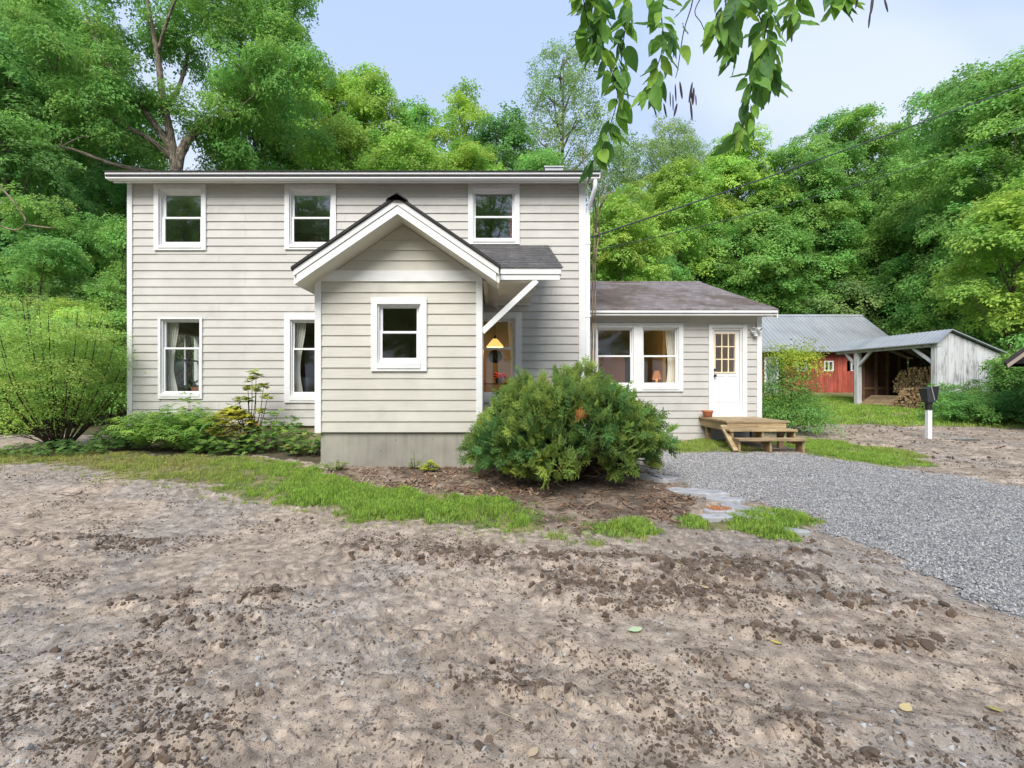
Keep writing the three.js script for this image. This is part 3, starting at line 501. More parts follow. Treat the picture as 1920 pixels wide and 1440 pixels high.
// ---- entry porch
{
  const p = holder('entry_porch', house), L = -2.873, R = -0.177, yb = 0.741;
  const pw = [[-1.969, -1.073, 1.724, 2.914], [-1.80, -1.246, 1.94, 2.75]];
  part('wall', [wallWith(L + 0.04, R - 0.04, yb, 3.25, PZ - 0.13, PZ - 0.002, [shrink(pw[0])]), new Geo().prism([[L + 0.1, 3.25], [R - 0.1, 3.25], [-1.45, 4.09]], PZ - 0.13, PZ - 0.002).get()], drywall, p);
  part('side_wall', new Geo().box(L + 0.02, L + 0.12, yb, 3.25, WZ, PZ - 0.13).get(), porchSidings[0], p);
  part('side_wall', new Geo().box(R - 0.12, R - 0.02, yb, 3.25, WZ, PZ - 0.13).get(), porchSidings[0], p);
  part('porch_floor', box(L + 0.12, R - 0.12, 0.75, 0.85, WZ, PZ - 0.13), floorWood, p);
  clad(p, L + 0.1, R - 0.1, yb, 3.172, PZ, 14, [shrink(pw[0])], porchSidings);
  part('corner_board', box(L, L + 0.1, yb - 0.01, 3.30, PZ - 0.1, PZ + 0.042), trim, p);
  part('corner_board', box(R - 0.1, R, yb - 0.01, 3.30, PZ - 0.1, PZ + 0.042), trim, p);
  part('frieze_board', box(L + 0.1, R - 0.1, 3.172, 3.345, PZ - 0.05, PZ + 0.036), trim, p);
  const slope = 0.684, ax = -1.452, under = (x) => 4.097 - slope * Math.abs(x - ax);
  for (let r = 0; r < 5; r++) { // gable boards, ends cut to the slope
    const y0 = 3.345 + r * 0.165, y1 = Math.min(4.085, y0 + 0.169), h = (y) => (4.097 - y) / slope - 0.012;
    part('siding_board', clap(ax - h(y0), ax + h(y0), ax - Math.max(0.01, h(y1)), ax + Math.max(0.01, h(y1)), y0, y1, PZ), porchSidings[r % 3], p);
  }
  part('foundation', new Geo().box(-2.80, -0.25, -0.3, yb - 0.004, WZ + 0.02, PZ - 0.03).get(), concrete, p);
  const top = (x) => 4.355 - slope * Math.abs(x - ax), xl = -3.019, xr = 0.081, zf = -7.25;
  // roof deck, whose underside is the sloping soffit
  for (const s of [xl, xr]) {
    const q = [[s, top(s) - 0.256], [ax, 4.355 - 0.256], [ax, 4.325], [s, top(s) - 0.03]];
    part('roof_deck', new Geo().prism(s < ax ? q : q.slice().reverse(), WZ + 0.035, zf - 0.04).get(), soffitPaint, p);
    const board = (t0, t1, z0, z1, k) => { const e = s + (s < ax ? 1 : -1) * k, b = [[e, top(e) - t1], [ax, 4.355 - t1], [ax, 4.355 - t0], [e, top(e) - t0]]; return new Geo().prism(s < ax ? b : b.slice().reverse(), z0, z1).get(); };
    part('rake_board', board(0.035, 0.13, zf - 0.04, zf, 0), trim, p);
    part('rake_board', board(0.137, 0.262, zf - 0.04, zf - 0.015, 0.04), trim, p);
    part('eave_board', box(s < ax ? s - 0.012 : s - 0.02, s < ax ? s + 0.02 : s + 0.012, top(s) - 0.25, top(s) - 0.02, s < ax ? WZ + 0.04 : -7.75, zf - 0.042), trim, p);
    // shingle layer over the deck, a little proud of the rake
    const k = [[s + (s < ax ? -0.03 : 0.03), top(s) - 0.045], [ax, 4.33], [ax, 4.375], [s + (s < ax ? -0.03 : 0.03), top(s) + 0.0]];
    part('shingle_layer', new Geo().prism(s < ax ? k : k.slice().reverse(), WZ + 0.035, zf + 0.03).get(), darkShingle, p);
  }
  for (let i = 0; i < 6; i++) { const z = zf + 0.045 - i * 0.44; part('ridge_cap', new Geo().prism([[ax - 0.16, top(ax - 0.16) + 0.022], [ax, 4.378], [ax + 0.16, top(ax + 0.16) + 0.022], [ax + 0.16, top(ax + 0.16) + 0.045], [ax, 4.405], [ax - 0.16, top(ax - 0.16) + 0.045]].reverse(), z - 0.45, z - i * 0.001).get(), i ? shingles[i % 4] : darkShingle, p); }
  doubleHung(house, ...pw, PZ, { casing: 0.1, head: 0.11, sill: 0.08, name: 'porch_window' });
}
// ---- side canopy: a shingled slope beside the porch, flat soffit, knee brace
{
  const c = holder('side_canopy', house), zF = -7.74, zB = WZ + 0.036, yF = 3.395, yB = 4.37, xR = 1.10, pitch = (yB - yF) / (zF - zB);
  const at = (z) => yF + (zF - z) * pitch;
  part('roof_deck', new Geo().hexa([[0.0, yF - 0.09, zF], [xR - 0.02, yF - 0.09, zF], [xR - 0.02, yB - 0.09, zB], [-1.4, yB - 0.09, zB], [0.0, yF - 0.012, zF], [xR - 0.02, yF - 0.012, zF], [xR - 0.02, yB - 0.012, zB], [-1.4, yB - 0.012, zB]]).get(), soffitPaint, c);
  part('fascia', box(-0.02, xR - 0.01, 3.285, 3.38, zF, zF + 0.03), trim, c);
  part('fascia', box(-0.02, xR - 0.03, 3.195, 3.283, zF - 0.02, zF + 0.012), trim, c);
  part('rake_board', new Geo().hexa([[xR - 0.02, yF - 0.16, zF - 0.001], [xR + 0.004, yF - 0.16, zF - 0.001], [xR + 0.004, yB - 0.16, zB], [xR - 0.02, yB - 0.16, zB], [xR - 0.02, yF - 0.014, zF - 0.001], [xR + 0.004, yF - 0.014, zF - 0.001], [xR + 0.004, yB - 0.014, zB], [xR - 0.02, yB - 0.014, zB]]).get(), trim, c);
  part('soffit', box(-0.17, 0.735, 3.175, 3.194, zB, zF - 0.022), soffitPaint, c);
  part('end_panel', new Geo().hexa([[0.71, 3.196, zF - 0.025], [0.732, 3.196, zF - 0.025], [0.732, 3.196, zB], [0.71, 3.196, zB], [0.71, yF - 0.1, zF - 0.025], [0.732, yF - 0.1, zF - 0.025], [0.732, yB - 0.1, zB], [0.71, yB - 0.1, zB]]).get(), trim, c);
  part('soffit_trim', new Geo().box(-0.17, 0.75, 3.14, 3.174, zB, zB + 0.05).get(), trim, c);
  part('knee_brace', new Geo().bar([-0.18, 2.36, PZ - 0.02], [0.70, 3.19, PZ - 0.02], 0.088, 0.09).get(), trim, c);
  const rows = 11, step = (zF + 0.045 - zB) / rows;
  for (let r = 0; r < rows; r++) {
    const z0 = zF + 0.045 - r * step, z1 = Math.max(zB, z0 - step - 0.03), y0 = at(z0), y1 = at(z1);
    let x = -1.45 + ((r % 2) * 0.15) + (r % 3) * 0.04; const vx = (y) => -1.452 + (4.355 - y) / 0.684;
    while (x < xR + 0.02) {
      const w = Math.min(0.305, xR + 0.025 - x); if (x + w > vx(y1) - 0.06 && w > 0.03 && (z0 < PZ - 0.02 || x > 0.0)) {
        const t = 0.014, lift = rr(0, 0.003);
        part('shingle', new Geo().hexa([[x + 0.003, y0 + 0.002 + lift, z0], [x + w - 0.003, y0 + 0.002 + lift, z0], [x + w - 0.003, y1 + 0.001, z1], [x + 0.003, y1 + 0.001, z1], [x + 0.003, y0 + t + lift, z0], [x + w - 0.003, y0 + t + lift, z0], [x + w - 0.003, y1 + 0.005, z1], [x + 0.003, y1 + 0.005, z1]]).get(), pick(shingles), c);
      }
      x += 0.305;
    }
  }
}
// ---- low wing with door and paired windows
{
  const a = holder('low_wing', house), L = 1.90, R = 6.077, yb = 0.253, yt = 3.10;
  const pair = [2.235, 4.299, 1.355, 2.905], door = [4.875, 5.741, 0.80, 2.869];
  const holes = [shrink(pair), [door[0] + 0.03, door[1] - 0.03, 0.80, door[3] - 0.03]];
  part('wall', wallWith(L, R - 0.01, yb, yt, AZ - 0.15, AZ - 0.002, holes), drywall, a);
  part('wall', wallWith(-18.2, AZ - 0.15, yb, yt, R - 0.15, R - 0.01, [], 'z'), sidings[0], a);
  part('wall', wallWith(L, R - 0.15, yb, yt, -18.2, -18.05, [[2.1, 4.4, 1.0, 2.9], [4.6, 5.8, 1.0, 2.9]]), drywall, a);  // unseen rear openings, widened to let daylight into the wing
  part('gable_wall', new Geo().prism([[-18.2, 3.1], [-10.9, 3.1], [-14.45, 4.5]], 0, 0.14).get().rotateY(-Math.PI / 2), sidings[1], a).position.x = R - 0.01;
  part('interior_floor', box(L, R - 0.15, 0.7, 0.80, -18.05, AZ - 0.15), floorWood, a);
  part('interior_ceiling', box(L, R - 0.15, 3.02, 3.1, -18.05, AZ - 0.15), ceilingPaint, a);
  part('inner_panelling', new Geo().box(L + 0.01, L + 0.05, 0.8, 3.02, -18.05, AZ - 0.16).box(4.45, 4.53, 0.8, 3.02, -18.05, -12.6).box(L + 0.05, 2.6, 0.8, 3.02, -14.6, -14.5).get(), warmPanel, a);
  clad(a, L, R - 0.11, yb, 3.09, AZ, 17, [shrink(pair), [door[0] + 0.03, door[1] - 0.03, 0.785, door[3] - 0.03]], sidings, [[3.4, 5, 2]]);
  part('corner_board', box(R - 0.11, R, yb - 0.01, 3.07, AZ - 0.1, AZ + 0.042), trim, a);
  part('frieze_board', box(L, R - 0.11, 3.0, 3.09, AZ, AZ + 0.038), sidings[0], a);
  part('foundation', box(L + 0.05, R - 0.06, -0.3, yb - 0.003, -18.1, AZ - 0.05), oldConcrete, a);
  const e = -10.5, rz = -14.45, ye = 3.17, yr = 4.60, X0 = 1.895, X1 = 6.24, g = new Geo();
  g.quad([X0, ye, e], [X1, ye, e], [X1, yr, rz], [X0, yr, rz]).quad([X0, yr, rz], [X1, yr, rz], [X1, ye, -18.4], [X0, ye, -18.4]);
  g.quad([X0, ye - 0.03, e], [X1, ye - 0.03, e], [X1, ye, e], [X0, ye, e]).quad([X1, ye - 0.1, e], [X1, yr - 0.1, rz], [X1, yr, rz], [X1, ye, e]).quad([X1, yr - 0.1, rz], [X1, ye - 0.1, -18.4], [X1, ye, -18.4], [X1, yr, rz]);
  g.quad([X0, yr - 0.1, rz], [X1, yr - 0.1, rz], [X1, ye - 0.1, e], [X0, ye - 0.1, e]).quad([X0, ye - 0.1, -18.4], [X1, ye - 0.1, -18.4], [X1, yr - 0.1, rz], [X0, yr - 0.1, rz]);
  const geo = g.get(), u = geo.attributes.uv, q = geo.attributes.position; for (let i = 0; i < u.count; i++) u.setXY(i, q.getX(i), q.getZ(i) * 1.06);
  part('roof', geo, wingRoof, a);
  for (let i = 0; i < 14; i++) { const x = X0 + i * 0.31; part('ridge_cap', new Geo().hexa([[x, yr - 0.05, rz + 0.15], [x + 0.305, yr - 0.05, rz + 0.15], [x + 0.305, yr - 0.05, rz - 0.15], [x, yr - 0.05, rz - 0.15], [x, yr + 0.02, rz + 0.04], [x + 0.305, yr + 0.014, rz + 0.04], [x + 0.305, yr + 0.014, rz - 0.04], [x, yr + 0.02, rz - 0.04]]).get(), wingRoof, a); }
  part('fascia', box(L, X1 - 0.01, 3.085, 3.135, e - 0.03, e - 0.004), trim, a);
  part('fascia', box(L, X1 - 0.02, 3.03, 3.083, e - 0.05, e - 0.02), trim, a);
  part('soffit', box(L, X1 - 0.03, 3.05, 3.07, AZ, e - 0.051), soffitPaint, a);
  part('rake_board', new Geo().hexa([[X1 - 0.03, ye - 0.2, e - 0.01], [X1 - 0.004, ye - 0.2, e - 0.01], [X1 - 0.004, yr - 0.2, rz], [X1 - 0.03, yr - 0.2, rz], [X1 - 0.03, ye - 0.03, e - 0.01], [X1 - 0.004, ye - 0.03, e - 0.01], [X1 - 0.004, yr - 0.03, rz], [X1 - 0.03, yr - 0.03, rz]]).get(), trim, a);
  // paired windows share one casing with a broad mullion
  doubleHung(house, [2.235, 3.275, 1.355, 2.905], [2.374, 3.143, 1.554, 2.766], AZ, { casing: 0.10, head: 0.10, sill: 0.09, rail: 0.49 });
  doubleHung(house, [3.275, 4.299, 1.355, 2.905], [3.367, 4.165, 1.554, 2.766], AZ, { casing: 0.10, head: 0.10, sill: 0.09, rail: 0.49 });
}
{
  const d = holder('entry_door', house), z = AZ;
  part('casing', new Geo().box(4.875, 4.945, 0.785, 2.869, z, z + 0.048).box(5.64, 5.741, 0.785, 2.869, z, z + 0.048).box(4.945, 5.64, 2.80, 2.869, z, z + 0.046).box(4.945, 5.005, 0.9, 2.80, z - 0.12, z + 0.004).box(5.60, 5.64, 0.9, 2.80, z - 0.12, z + 0.004).box(5.005, 5.60, 2.755, 2.80, z - 0.12, z + 0.004).get(), trim, d);
  part('threshold', new Geo().box(4.945, 5.64, 0.785, 0.915, z - 0.1, z + 0.06).get(), trim, d);
  const doorPaint = std(0.80, 0.80, 0.80, 0.42), cream = std(0.80, 0.66, 0.42, 0.6);
  const [x0, x1, y0, y1] = [5.005, 5.60, 0.915, 2.755], gl = [5.06, 5.505, 1.80, 2.665], zd = z - 0.05;
  part('door_slab', new Geo().box(x0, gl[0], y0, y1, zd - 0.045, zd).box(gl[1], x1, y0, y1, zd - 0.045, zd).box(gl[0], gl[1], y0, gl[2], zd - 0.045, zd).box(gl[0], gl[1], gl[3], y1, zd - 0.045, zd).get(), doorPaint, d);
  for (const [a, b] of [[5.05, 5.27], [5.33, 5.56]]) { part('door_panel', new Geo().hexa([[a, 1.13, zd + 0.002], [b, 1.13, zd + 0.002], [b, 1.13, zd - 0.01], [a, 1.13, zd - 0.01], [a, 1.70, zd + 0.002], [b, 1.70, zd + 0.002], [b, 1.70, zd - 0.01], [a, 1.70, zd - 0.01]]).box(a - 0.018, a, 1.112, 1.718, zd, zd + 0.012).box(b, b + 0.018, 1.112, 1.718, zd, zd + 0.012).box(a, b, 1.112, 1.13, zd, zd + 0.012).box(a, b, 1.70, 1.718, zd, zd + 0.012).get(), doorPaint, d); }
  const fr = new Geo(), w = 0.025; fr.box(gl[0] - w, gl[0], gl[2] - w, gl[3] + w, zd, zd + 0.018).box(gl[1], gl[1] + w, gl[2] - w, gl[3] + w, zd, zd + 0.018).box(gl[0], gl[1], gl[2] - w, gl[2], zd, zd + 0.018).box(gl[0], gl[1], gl[3], gl[3] + w, zd, zd + 0.018);
  part('light_frame', fr.get(), cream, d);
  const cw = (gl[1] - gl[0]) / 3, ch = (gl[3] - gl[2]) / 3;
  for (const i of [1, 2]) { part('muntin', box(gl[0] + i * cw - 0.011, gl[0] + i * cw + 0.011, gl[2], gl[3], zd - 0.01, zd + 0.012), cream, d); for (let k = 0; k < 3; k++) part('muntin', box(gl[0] + k * cw + 0.011, gl[0] + (k + 1) * cw - 0.011, gl[2] + i * ch - 0.011, gl[2] + i * ch + 0.011, zd - 0.01, zd + 0.011), cream, d); }
  for (let i = 0; i < 3; i++) for (let k = 0; k < 3; k++) part('pane', new Geo().quad([gl[0] + i * cw, gl[2] + k * ch, zd - 0.02], [gl[0] + (i + 1) * cw, gl[2] + k * ch, zd - 0.02], [gl[0] + (i + 1) * cw, gl[2] + (k + 1) * ch, zd - 0.02], [gl[0] + i * cw, gl[2] + (k + 1) * ch, zd - 0.02]).get(), glass, d);
  const brass = std(0.035, 0.03, 0.025, 0.35, { metalness: 0.8 });
  part('knob', [new THREE.SphereGeometry(0.033, 14, 10).translate(5.035, 1.715, zd + 0.065), new THREE.CylinderGeometry(0.014, 0.014, 0.06, 10).rotateX(Math.PI / 2).translate(5.035, 1.715, zd + 0.03), new THREE.CylinderGeometry(0.032, 0.034, 0.012, 14).rotateX(Math.PI / 2).translate(5.035, 1.715, zd + 0.006)].map((g) => g.toNonIndexed()), brass, d);
  part('deadbolt', new THREE.CylinderGeometry(0.027, 0.03, 0.035, 14).rotateX(Math.PI / 2).translate(5.035, 1.845, zd + 0.018), brass, d);
}
{ // twin floodlight with a motion sensor beside the door
  const l = thing('wall_light', 'white twin-head security light on the siding right of the door', 'wall light', [5.9, 2.70, AZ + 0.036]);
  part('base_plate', new THREE.CylinderGeometry(0.058, 0.062, 0.03, 18).rotateX(Math.PI / 2).translate(0, 0, 0.015), vinyl, l);
  for (const s of [-1, 1]) { const h = holder('lamp_head', l); h.position.set(s * 0.06, 0.055, 0.10); h.rotation.set(0.5, s * 0.5, 0); part('shade', new THREE.LatheGeometry([[0.012, -0.06], [0.03, -0.055], [0.036, -0.02], [0.052, 0.05], [0.048, 0.05], [0.03, -0.015], [0.01, -0.05]].map((p) => new THREE.Vector2(...p)), 16).rotateX(Math.PI / 2), vinyl, h); part('lens', new THREE.CircleGeometry(0.046, 16).translate(0, 0, 0.035), std(0.35, 0.36, 0.36, 0.2), h); }
  part('arm', limb([[-0.06, 0.05, 0.06], [0, 0.0, 0.035], [0.06, 0.05, 0.06]], 0.012, 0.012, 6), vinyl, l);
  part('motion_sensor', new Geo().hexa([[-0.04, -0.10, 0.10], [0.04, -0.10, 0.10], [0.035, -0.10, 0.02], [-0.035, -0.10, 0.02], [-0.03, -0.045, 0.09], [0.03, -0.045, 0.09], [0.025, -0.045, 0.02], [-0.025, -0.045, 0.02]]).get(), std(0.5, 0.5, 0.5, 0.5), l);
}
// ---- steps
{
  const s = thing('wooden_steps', 'unpainted timber platform with two open steps at the side door', 'steps', [0, 0, 0]);
  const X0 = 4.68, X1 = 5.86, zb = -10.84, zf = -9.60, top = 0.785; let x = X0 - 0.03, i = 0;
  for (let z = zf + 0.02; z > zb + 0.1; z -= 0.145) part('deck_board', box(X0 - 0.03, X1 + 0.04, top - 0.036, top, z - 0.14, z), freshWood[i++ % 3], s);
  part('rim_joist', box(X0, X1 - 0.58, top - 0.20, top - 0.038, zf - 0.04, zf), freshWood[0], s);
  part('rim_joist', box(X1 - 0.577, X1, top - 0.20, top - 0.038, zf - 0.04, zf + 0.002), freshWood[2], s);
  part('rim_joist', box(X0, X0 + 0.04, top - 0.20, top - 0.038, zb, zf - 0.042), freshWood[1], s);
  part('rim_joist', box(X1 - 0.04, X1, top - 0.20, top - 0.038, zb, zf - 0.042), freshWood[1], s);
  for (const [px, pz] of [[X0 + 0.05, zb + 0.12], [X0 + 0.05, zf - 0.09], [X1 - 0.14, zb + 0.12], [X1 - 0.14, zf - 0.09]]) part('post', box(px, px + 0.09, 0.1, top - 0.2, pz, pz + 0.09), freshWood[1], s);
  part('tread', box(4.58, 5.90, 0.60, 0.638, -9.57, -9.30), freshWood[2], s);
  part('tread', box(4.62, 5.92, 0.445, 0.483, -9.29, -9.02), freshWood[0], s);
  for (const sx of [4.63, 5.22, 5.84]) {
    part('stringer', new Geo().hexa([[sx, 0.2, -9.06], [sx + 0.04, 0.2, -9.06], [sx + 0.04, 0.22, -9.28], [sx, 0.22, -9.28], [sx, 0.443, -9.07], [sx + 0.04, 0.443, -9.07], [sx + 0.04, 0.443, -9.28], [sx, 0.443, -9.28]]).box(sx, sx + 0.04, 0.35, 0.598, -9.56, -9.33).get(), freshWood[1], s);
  }
  part('stringer', new Geo().bar([4.605, 0.25, -9.08], [4.605, 0.69, -9.62], 0.12, 0.04).get(), freshWood[2], s);
}

// ---------------------------------------------------------------- inside the windows
const linen = new THREE.MeshPhysicalMaterial({ roughness: 1, transmission: 0.35, thickness: 0, side: THREE.DoubleSide }); linen.color.setRGB(0.84, 0.82, 0.75);
// a curtain gathered at mid height: widths at top, tie and bottom; folds run down it
function curtain(x0, dir, w0, wTie, w1, y0, y1, z) {
  const nx = 28, ny = 16, pos = [], idx = [], uv = [], ph = rr(0, 6);
  for (let j = 0; j <= ny; j++) for (let i = 0; i <= nx; i++) {
    const v = j / ny, u = i / nx, w = v < 0.35 ? mix(w1, wTie, smooth(0, 0.35, v)) : mix(wTie, w0, smooth(0.35, 1, v));
    pos.push(x0 + dir * u * w, mix(y0, y1, v), z + 0.03 * Math.sin(u * 26 + ph + 0.5 * Math.sin(v * 5)) * (0.5 + w)); uv.push(u, v);
  }
  for (let j = 0; j < ny; j++) for (let i = 0; i < nx; i++) { const a = j * (nx + 1) + i; idx.push(a, a + 1, a + nx + 1, a + 1, a + nx + 2, a + nx + 1); }
  const g = new THREE.BufferGeometry(); g.setAttribute('position', new THREE.Float32BufferAttribute(pos, 3)); g.setAttribute('uv', new THREE.Float32BufferAttribute(uv, 2)); g.setIndex(idx); g.computeVertexNormals(); return g;
}
const hang = (label, g, m = linen) => tag(part('curtain', g, m, scene), label, 'curtain');
hang('white curtain at the left side of the far left lower window', curtain(-6.86, 1, 0.24, 0.12, 0.22, 1.28, 2.86, -10.12));
hang('thin white curtain at the right edge of the far left lower window', curtain(-6.0, -1, 0.09, 0.05, 0.05, 1.28, 2.86, -10.12));
hang('white curtain at the left of the lower window beside the porch', curtain(-4.2, 1, 0.27, 0.13, 0.2, 1.2, 2.92, -10.12));
hang('pale curtain at the right of the lamp-lit window', curtain(0.47, -1, 0.17, 0.10, 0.14, 1.2, 2.92, -10.12));
hang('white curtain at the right of the paired windows', curtain(4.26, -1, 0.27, 0.22, 0.26, 1.4, 2.86, -11.12));
hang('narrow white curtain further inside behind the paired windows', curtain(3.95, -1, 0.16, 0.13, 0.16, 1.4, 2.5, -12.6));
hang('pale curtain beside the side window in the left room', curtain(-7.2, 1, 0.2, 0.1, 0.2, 1.3, 2.85, -12.25));
hang('dark red curtain at the right of the third upper window', curtain(0.44, -1, 0.11, 0.10, 0.11, 4.4, 5.3, -10.12), std(0.34, 0.035, 0.025, 0.9));
{
  const l = thing('pendant_lamp', 'lit amber glass pendant lamp hanging behind the window right of the porch', 'lamp', [0.04, 2.40, -11.4]);
  const amber = std(0.85, 0.55, 0.2, 0.5, { emissive: new THREE.Color(1.0, 0.52, 0.13), emissiveIntensity: 0.75 });
  part('lamp_shade', new THREE.LatheGeometry([[0.04, 0.2], [0.055, 0.19], [0.1, 0.14], [0.17, 0.06], [0.205, 0.015], [0.2, 0], [0.19, 0.01], [0.09, 0.135], [0.04, 0.19]].map((p) => new THREE.Vector2(...p)), 28), amber, l);
  part('bulb', new THREE.SphereGeometry(0.035, 12, 10).translate(0, 0.07, 0), std(1, 0.9, 0.7, 0.5, { emissive: new THREE.Color(1, 0.75, 0.4), emissiveIntensity: 3 }), l);
  part('fitting', new THREE.CylinderGeometry(0.02, 0.045, 0.09, 12).translate(0, 0.235, 0), std(0.1, 0.07, 0.04, 0.4, { metalness: 0.7 }), l);
  part('cord', new THREE.CylinderGeometry(0.006, 0.006, 0.58, 6).translate(0, 0.56, 0), black, l);
  const p = new THREE.PointLight(new THREE.Color(1, 0.66, 0.32), 1.1, 0, 2); p.position.set(0.04, 2.34, -11.4); p.castShadow = true; p.shadow.radius = 2; scene.add(p);
}
{ // wreath on the far wall
  const list = [], w = thing('wreath', 'dark round wreath on the back wall under the pendant lamp', 'wreath', [0.055, 2.30, -13.40]);
  part('hoop', new THREE.TorusGeometry(0.10, 0.085, 8, 24), std(0.02, 0.025, 0.012, 0.9), w);
  for (let i = 0; i < 26; i++) { const a = i / 26 * 6.283, g = new THREE.ConeGeometry(0.03, 0.11, 5); g.rotateZ(-a + rr(-0.6, 0.6)).translate(Math.sin(a) * 0.15, Math.cos(a) * 0.15, rr(0.02, 0.05)); list.push(g.toNonIndexed()); }
  part('sprigs', list, std(0.025, 0.035, 0.015, 0.9), w);
}
{
  const t = thing('dining_table', 'dark wood table under the pendant lamp', 'table', [0.05, 0.85, -11.5]);
  part('tabletop', box(-0.75, 0.75, 0.66, 0.70, -0.45, 0.45), floorWood, t);
  for (const [x, z] of [[-0.68, -0.38], [0.68, -0.38], [-0.68, 0.38], [0.68, 0.38]]) part('leg', box(x - 0.03, x + 0.03, 0, 0.66, z - 0.03, z + 0.03), floorWood, t);
  const f = thing('flower_pot', 'pot of red flowers on the table behind the lamp-lit window', 'flowers', [0.12, 1.55, -11.35]);
  part('pot', new THREE.LatheGeometry([[0, 0], [0.06, 0], [0.085, 0.11], [0.075, 0.11], [0, 0.09]].map((p) => new THREE.Vector2(...p)), 16), std(0.05, 0.05, 0.06, 0.4), f);
  const fl = []; for (let i = 0; i < 26; i++) fl.push(new THREE.IcosahedronGeometry(rr(0.02, 0.035), 0).translate(rr(-0.16, 0.16), rr(0.13, 0.22), rr(-0.08, 0.08)));
  part('blossoms', fl, std(0.55, 0.03, 0.025, 0.8), f);
  const d = thing('door_leaf', 'orange wooden door edge inside behind the lamp-lit window', 'door', [-0.28, 0.85, -13.38]);
  part('stile', box(-0.06, 0.06, 0, 1.55, -0.02, 0.03), std(0.6, 0.26, 0.05, 0.5), d);
  part('panel', box(-0.5, -0.06, 0, 1.55, -0.02, 0.01), std(0.35, 0.13, 0.04, 0.5), d);
}
{ // on the sill of the far left lower window
  const p = thing('planter', 'brown planter with a small plant inside the far left lower window', 'planter', [-6.28, 1.33, -10.28]);
  part('trough', new Geo().hexa([[-0.13, 0, 0.06], [0.13, 0, 0.06], [0.13, 0, -0.06], [-0.13, 0, -0.06], [-0.16, 0.13, 0.08], [0.16, 0.13, 0.08], [0.16, 0.13, -0.08], [-0.16, 0.13, -0.08]]).get(), std(0.22, 0.09, 0.045, 0.8), p);
  const lv = []; for (let i = 0; i < 22; i++) { const g = new THREE.CircleGeometry(rr(0.025, 0.045), 6); g.rotateX(rr(-1, 1)).rotateY(rr(0, 6)).translate(rr(-0.26, -0.05), rr(0.1, 0.27), rr(-0.06, 0.06)); lv.push(g); }
  part('leaves', lv, std(0.02, 0.04, 0.012, 0.8), p);
  part('sill_board', box(-0.62, 0.3, -0.03, 0, -0.12, 0.12), trim, p);
  const v = thing('vase', 'dark tapered vase inside the lower window beside the porch', 'vase', [-4.0, 1.30, -10.3]);
  part('body', new THREE.LatheGeometry([[0, 0], [0.085, 0], [0.12, 0.36], [0.108, 0.36], [0.07, 0.02], [0, 0.02]].map((q) => new THREE.Vector2(...q)), 20), std(0.03, 0.035, 0.045, 0.4), v);
  part('stand', box(-0.2, 0.2, -0.45, -0.002, -0.15, 0.15), floorWood, v);
  const c = thing('cabinet', 'brown wooden cabinet inside behind the left paired window', 'cabinet', [3.05, 0.8, -13.2]);
  part('carcass', box(-0.5, 0.5, 0, 1.45, -0.25, 0.25), std(0.28, 0.13, 0.06, 0.5), c); part('cornice', box(-0.54, 0.54, 1.45, 1.52, -0.28, 0.28), std(0.16, 0.07, 0.03, 0.5), c);
  const b = thing('assumed_lamp', 'assumed slim brown table lamp behind the right paired window, lit for the warm glow', 'lamp', [4.0, 0.80, -11.75]);  // assumed lamp: glowing shade and point light added to warm the wing
  part('stand', new THREE.LatheGeometry([[0, 0], [0.13, 0], [0.12, 0.03], [0.035, 0.1], [0.03, 0.5], [0.055, 0.62], [0.03, 0.78], [0.012, 0.85], [0, 0.85]].map((q) => new THREE.Vector2(...q)), 16), std(0.26, 0.09, 0.04, 0.5), b);
  part('shade', new THREE.LatheGeometry([[0.06, 1.05], [0.12, 0.84], [0.115, 0.84], [0.055, 1.05]].map((q) => new THREE.Vector2(...q)), 18), std(0.42, 0.16, 0.07, 0.8, { emissive: new THREE.Color(0.5, 0.2, 0.06), emissiveIntensity: 0.25 }), b);
  const pl = new THREE.PointLight(new THREE.Color(1, 0.76, 0.42), 0.6, 0, 2); pl.position.set(4.0, 1.74, -11.75); pl.castShadow = true; pl.shadow.radius = 2; scene.add(pl);
}
{
  const p = thing('flower_pot', 'terracotta window-box pot on the back left corner of the wooden steps', 'flower pot', [4.77, 0.786, -10.68], 0.1);
  part('pot', new THREE.LatheGeometry([[0, 0], [0.085, 0], [0.105, 0.11], [0.118, 0.11], [0.122, 0.15], [0.105, 0.15], [0.10, 0.115], [0, 0.115]].map((q) => new THREE.Vector2(...q)), 22), terracotta, p);
  part('soil', new THREE.CylinderGeometry(0.1, 0.1, 0.01, 16).translate(0, 0.12, 0), std(0.05, 0.035, 0.025, 0.95), p);
}

